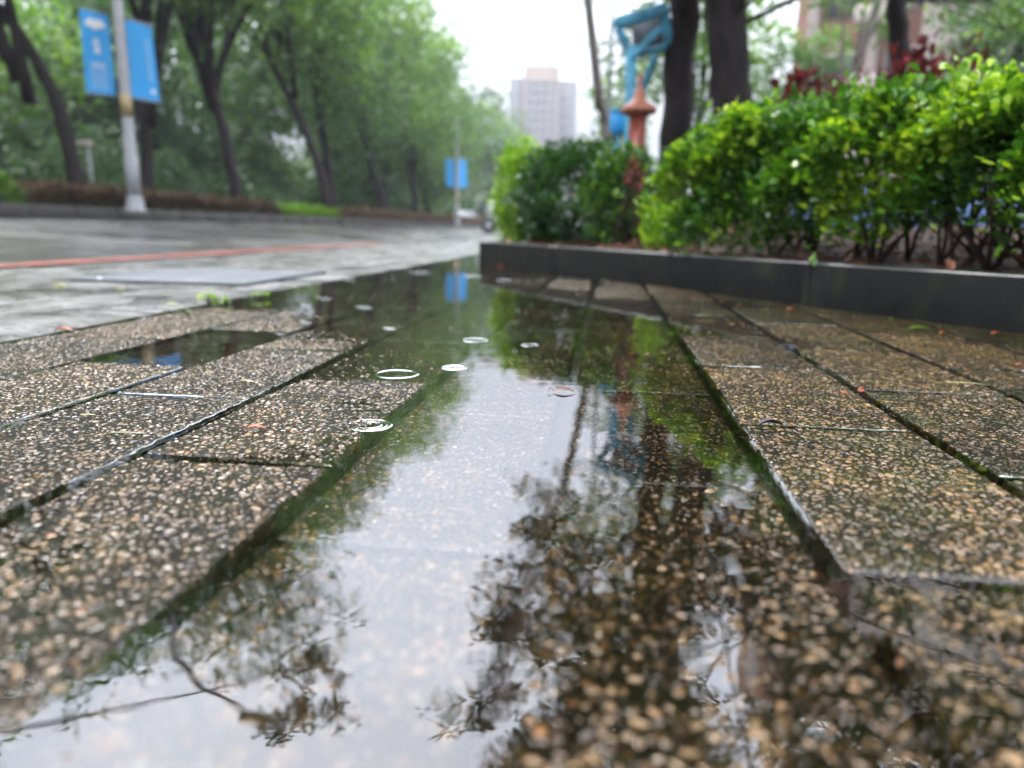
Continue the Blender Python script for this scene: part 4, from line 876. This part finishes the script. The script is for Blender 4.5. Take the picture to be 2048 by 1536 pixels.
TR = {1: (15.0, [[(165, 420), (135, 270), (95, 150), (30, 55), (-60, -60), (-160, -240)]]),
      2: (17.5, [[(297, 420), (290, 250), (285, 60), (300, -160)]]),
      3: (20.0, [[(478, 425), (452, 270), (424, 175), (375, 80), (345, -10), (325, -170)], [(424, 180), (412, 100), (402, 0), (410, -150)]]),
      4: (25.0, [[(655, 430), (645, 340), (600, 240), (560, 160), (528, 90), (505, -60), (490, -180)]]),
      5: (28.0, [[(668, 430), (648, 290), (628, 160), (598, 40), (590, -120)]]),
      6: (35.0, [[(770, 440), (745, 330), (712, 230), (688, 130), (690, 0)]]),
      7: (42.0, [[(835, 440), (820, 330), (800, 220), (810, 120)]])}
for k, ((x, y), l_) in enumerate(zip(rows, desc)):
    h_ = [9.5, 10, 10.5, 10.5, 10.5, 10.5, 10.5, 11, 11.5, 11.5, 12, 12.5, 12.5, 13][k]; lf = .17 if k < 4 else (.24 if k < 8 else .42); tr_px = None
    if k in TR:
        D_, ls = TR[k]; tr_px = [(px3(D_, *q_), (.17 if k < 5 else .20)*(1 if i_ == 0 else .7), .07) for i_, q_ in enumerate(ls)]
        b_ = P(*ls[0][0], D_); x, y = b_[0], b_[1]
    bgtree(l_, (x, y), h_, 3.3 if k < 6 else 4.2, [3000, 3000, 3000, 3000, 2800, 2800, 2600, 2800, 2800, 2400, 2000, 1700, 1500, 1400][k], lf, M_tree if k % 3 != 2 else M_treed, .2, (-1.6+rng.normal(0, .5), rng.normal(0, .6)), 'tree', ZM+.15, 'trees in the row beyond the median', .55, 13, .48 if k < 5 else (.36 if k < 8 else .2), M_bark, 6, traced=tr_px)
for k, (x, y, h_, l_) in enumerate([(-17, 3, 9, 'dark back tree at the extreme left'), (-20, 8, 8, 'dark back tree at the far left behind the row'), (-21, 15, 9, 'back tree behind the large banners'), (-22, 23, 9, 'back tree right of the large banners'), (-21, 32, 10, 'back tree behind the fifth trunk'), (-21, 42, 10.5, 'back tree behind the sixth trunk'), (-20, 55, 11, 'back tree behind the eighth trunk'), (-21, 75, 12, 'back tree far behind the small banners'), (-21, 100, 12, 'hazy back tree beside the tower'),
        (-30, 14, 11, 'deep back tree seen in the gaps left of the lamp post'), (-30, 26, 11, 'deep back tree seen in the gaps right of the lamp post'), (-31, 42, 12, 'deep back tree seen in the gaps at the middle of the row')]):
    bgtree(l_, (x, y), h_, 4.8, 3400, .30 if k < 4 else .42, [M_tree, M_treed, M_tree][k % 3], .2, (0, 0), 'tree', ZM+.1, 'back trees behind the row', [.30, .48, .38, .52][k % 4], 15, .10, M_bark, 4)
# undergrowth
for k in range(11):
    y = -3+k*6; r_ = tag(empty('undergrowth_shrub', (-25, y, ZM+.1)), 'tall dark thicket closing the view behind the back trees', 'shrub', 'thickets behind the back trees')
    p_, d_ = blob_pts(1500, (-25, y, ZM+2.2), (1.5, 3.9, 2.6), .5); p_ = p_[p_[:, 2] > ZM+.1]; d_ = d_[:len(p_)]
    foliage('foliage', M_treed, r_, p_, d_, .36, 4, 1, LEAF4, np.clip(.3+.2*rng.normal(size=len(p_)), 0, 1), .1)
for k in range(16):
    y = 4+k*3.2+rng.uniform(-.6, .6)*1 if k < 10 else 40+(k-10)*11; x = -14.5-rng.uniform(0, 2.5); hh = rng.uniform(.9, 1.6)
    r_ = tag(empty('undergrowth_shrub', (x, y, ZM+.15)), 'dark leafy shrub filling the space under the trees beyond the median', 'shrub', 'undergrowth shrubs beyond the median')
    p_, d_ = blob_pts(1500 if k < 10 else 900, (x, y, ZM+.2+hh*.6), (1.6, 1.9 if k < 10 else 4, hh), .4); p_ = p_[p_[:, 2] > ZM+.15]; d_ = d_[:len(p_)]
    foliage('foliage', M_treed if k % 2 else M_dark, r_, p_, d_, .15 if k < 10 else .35, 4, 1, LEAF4, np.clip(.45+.2*rng.normal(size=len(p_)), 0, 1), .1)
# ------------------------------------------------------------------ buildings
def wallbox(name, c_, size, mat, parent, rot=0.0):
    m = MB(); R_ = np.array(Matrix.Rotation(rot, 3, 'Z')); m.box(c_, size, R_); return m.build(name, mat, parent)
DT = 260; tl = P(1048, 140, DT); tr_ = P(1118, 140, DT); t2 = P(1146, 165, DT+6); tw = tag(empty('tower_block', (tl[0], tl[1], 0)), 'beige high-rise tower in the haze at the end of the road', 'building')
hT = tl[2]; wT = np.linalg.norm((tr_-tl)[:2]); cT = (tl+tr_)/2; u_ = (tr_-tl); u_[2] = 0; u_ /= np.linalg.norm(u_); ang = math.atan2(u_[1], u_[0]); nrm = np.array([u_[1], -u_[0], 0])
wallbox('wall', (cT[0], cT[1], hT/2), (wT, 12, hT), M_tower, tw, ang)
c2 = (tr_+t2)/2-nrm*3; wallbox('side_wing', (c2[0], c2[1], P(1130, 160, DT)[2]/2), (np.linalg.norm((t2-tr_)[:2])-.2, 10, P(1130, 160, DT)[2]), M_towerb, tw, ang)
c3 = P(1034, 158, DT); c3 = c3-u_*0-nrm*3; wallbox('side_wing', (c3[0], c3[1], c3[2]/2), (5.0, 10, c3[2]), M_towerb, tw, ang)
wallbox('roof', (cT[0], cT[1], hT+.7), (wT*.8, 8, 1.4), M_pale, tw, ang)
for f in (.16, .38, .60, .84):
    cc2 = tl+u_*wT*f+nrm*6.05; m = MB(); m.box((cc2[0], cc2[1], hT/2-2), (2.2, .3, hT-6), np.array(Matrix.Rotation(ang, 3, 'Z'))); wc_ = m.build('bay', M_towerb, tw)
    for k in range(14): m = MB(); m.box((cc2[0]+nrm[0]*.2, cc2[1]+nrm[1]*.2, hT-5-k*2.9), (1.7, .2, 1.7), np.array(Matrix.Rotation(ang, 3, 'Z'))); m.build('window', M_win, wc_)
for f in (.3, .7):
    cc2 = tr_+u_*(5*f)+nrm*2.1
    for k in range(12): m = MB(); m.box((cc2[0], cc2[1], hT-9-k*2.9), (1.2, .2, 1.6), np.array(Matrix.Rotation(ang, 3, 'Z'))); m.build('window', M_win, tw)
# pink apartment block on the right
DA = 38; al, ar = P(1570, 300, DA), P(1900, 300, DA-4); ab = tag(empty('apartment_block', (al[0], al[1], 0)), 'pink tiled apartment block behind the trees on the right', 'building')
u_ = ar-al; u_[2] = 0; wA = np.linalg.norm(u_); u_ /= wA; ang = math.atan2(u_[1], u_[0]); nrm = np.array([u_[1], -u_[0], 0]); RA = np.array(Matrix.Rotation(ang, 3, 'Z')); cA_ = (al+ar)/2-nrm*5
wallbox('wall', (cA_[0], cA_[1], 13), (wA, 10, 26), M_pink, ab, ang)
for f in (.12, .5, .9):
    m = MB(); p_ = al+u_*wA*f+nrm*.25; m.box((p_[0], p_[1], 13), (.5, .5, 26), RA); m.build('pilaster', M_pale, ab)
for fl in range(8):
    for f in (.25, .37, .63, .77):
        p_ = al+u_*wA*f+nrm*.06; m = MB(); z_ = 1.8+fl*3.0; m.box((p_[0], p_[1], z_), (.95, .14, 1.5), RA); w1 = m.build('window', M_pale, ab)
        m = MB(); p2 = p_+nrm*.09; m.box((p2[0], p2[1], z_), (.75, .04, 1.3), RA); m.build('pane', M_win, w1)
for fl in range(8):
    p_ = al+u_*wA*.5+nrm*.7; m = MB(); m.box((p_[0], p_[1], .9+fl*3.0), (1.6, 1.0, .8), RA, .5, .04); m.build('balcony', M_pale, ab)
a2 = P(1960, 300, 30); pb2 = tag(empty('apartment_block', (a2[0], a2[1], 0)), 'pale grey and pink building at the right edge behind the olive tree', 'building')
wallbox('wall', (a2[0]+3, a2[1]+3, 12), (8, 7, 24), M_pale, pb2, ang)
for fl in range(7):
    for dx in (-2, .5, 3):
        m = MB(); m.box((a2[0]+3+dx*math.cos(ang)+nrm[0]*3.55, a2[1]+3+dx*math.sin(ang)+nrm[1]*3.55, 1.8+fl*3), (1.3, .12, 1.4), RA); m.build('window', M_win, pb2)
# ------------------------------------------------------------------ scooter and car on the far road
def scooter(p, yaw):
    r_ = tag(empty('scooter', p), 'black motor scooter with a silver front, parked half behind the lime shrub', 'scooter'); R_ = np.array(Matrix.Rotation(yaw, 3, 'Z'))
    def T(v): return np.array(v) @ R_.T+np.array(p)
    for x_, nm in ((.62, 'wheel'), (-.6, 'wheel')):
        m = MB(); a_ = np.linspace(0, 2*math.pi, 21); m.tube([T((x_+.19*math.cos(t), 0, .25+.19*math.sin(t))) for t in a_], [.055]*21, 10, cap=False); w1 = m.build(nm, M_black, r_, True)
        m = MB(); m.tube([T((x_, -.04, .25)), T((x_, .04, .25))], [.13, .13], 16); m.build('hub', M_sil, w1, True)
    m = MB(); m.tube([T((.62, 0, .25)), T((.5, 0, .7)), T((.43, 0, 1.0))], [.035, .04, .04], 10); m.build('fork', M_black, r_, True)
    m = MB(); m.tube([T((.70, 0, .42)), T((.56, 0, .60)), T((.50, 0, .85)), T((.46, 0, 1.02))], [.06, .17, .19, .10], 14); m.build('front_shield', M_sil, r_, True)
    m = MB(); m.tube([T((.46, 0, .28)), T((.1, 0, .27)), T((-.25, 0, .38)), T((-.6, 0, .58)), T((-.82, 0, .66))], [.12, .14, .19, .17, .06], 14); m.build('body', M_black, r_, True)
    m = MB(); m.tube([T((.06, 0, .68)), T((-.15, 0, .74)), T((-.5, 0, .76)), T((-.75, 0, .80))], [.06, .12, .13, .05], 12); m.build('seat', M_black, r_, True)
    m = MB(); m.tube([T((.38, -.33, 1.04)), T((.45, -.15, 1.06)), T((.45, .15, 1.06)), T((.38, .33, 1.04))], [.018]*4, 8); m.build('handlebar', M_black, r_, True)
    for s_ in (-1, 1):
        m = MB(); m.tube([T((.44, .2*s_, 1.06)), T((.42, .28*s_, 1.22))], [.008, .008], 6); m.box(T((.42, .30*s_, 1.25)), (.02, .12, .08), R_, .5, .01); m.build('mirror', M_black, r_)
    m = MB(); m.lathe([(.001, .05), (.05, .03), (.07, -.02), (.06, -.05)], T((.56, 0, .98)), 14); m.build('headlight', M_white, r_, True)
sp_ = P(985, 470, 24); scooter((sp_[0]+.45, sp_[1], .012), rad(-150))
cp = P(935, 440, 60); cr = tag(empty('parked_car', (cp[0], cp[1], .1)), 'distant white car past the small blue banners', 'car'); m = MB()
prof = [(-2.1, .35), (-2.1, .8), (-1.6, .95), (-1.0, 1.4), (.5, 1.45), (1.2, 1.0), (2.0, .85), (2.15, .4)]
V = [(cp[0]+s_*.85*(1 if z < 1 else .82), cp[1]+x, .1+z) for s_ in (-1, 1) for x, z in prof]; n = len(prof)
m.add(V, [np.array([[i, (i+1) % n, (i+1) % n+n, i+n] for i in range(n)]), np.array([list(range(n)), list(range(2*n-1, n-1, -1))])]); m.build('body', M_carp, cr)
m = MB(); m.box((cp[0], cp[1]-.25, 1.26), (1.5, 1.6, .32), None, .5, .1); m.build('windows', M_win, cr)
for x in (-1.35, 1.35):
    for s_ in (-1, 1): m = MB(); m.tube([(cp[0]+s_*.7, cp[1]+x, .43), (cp[0]+s_*.9, cp[1]+x, .43)], [.33, .33], 16); m.build('wheel', M_black, cr, True)
# ------------------------------------------------------------------ damp air
a = NT('damp_air'); v = a.n('ShaderNodeVolumePrincipled', {'Color': (.88, .93, 1, 1), 'Density': .0009, 'Anisotropy': .2}); a.t.links.new(v.outputs[0], a.out.inputs['Volume'])
HAZE = True
if HAZE:
    m = MB(); m.box((0, 140, 33), (760, 460, 70)); o = m.build('haze', a.m); tag(o, kind='stuff'); o['label'] = 'pale damp air over the whole street'; o['category'] = 'haze'
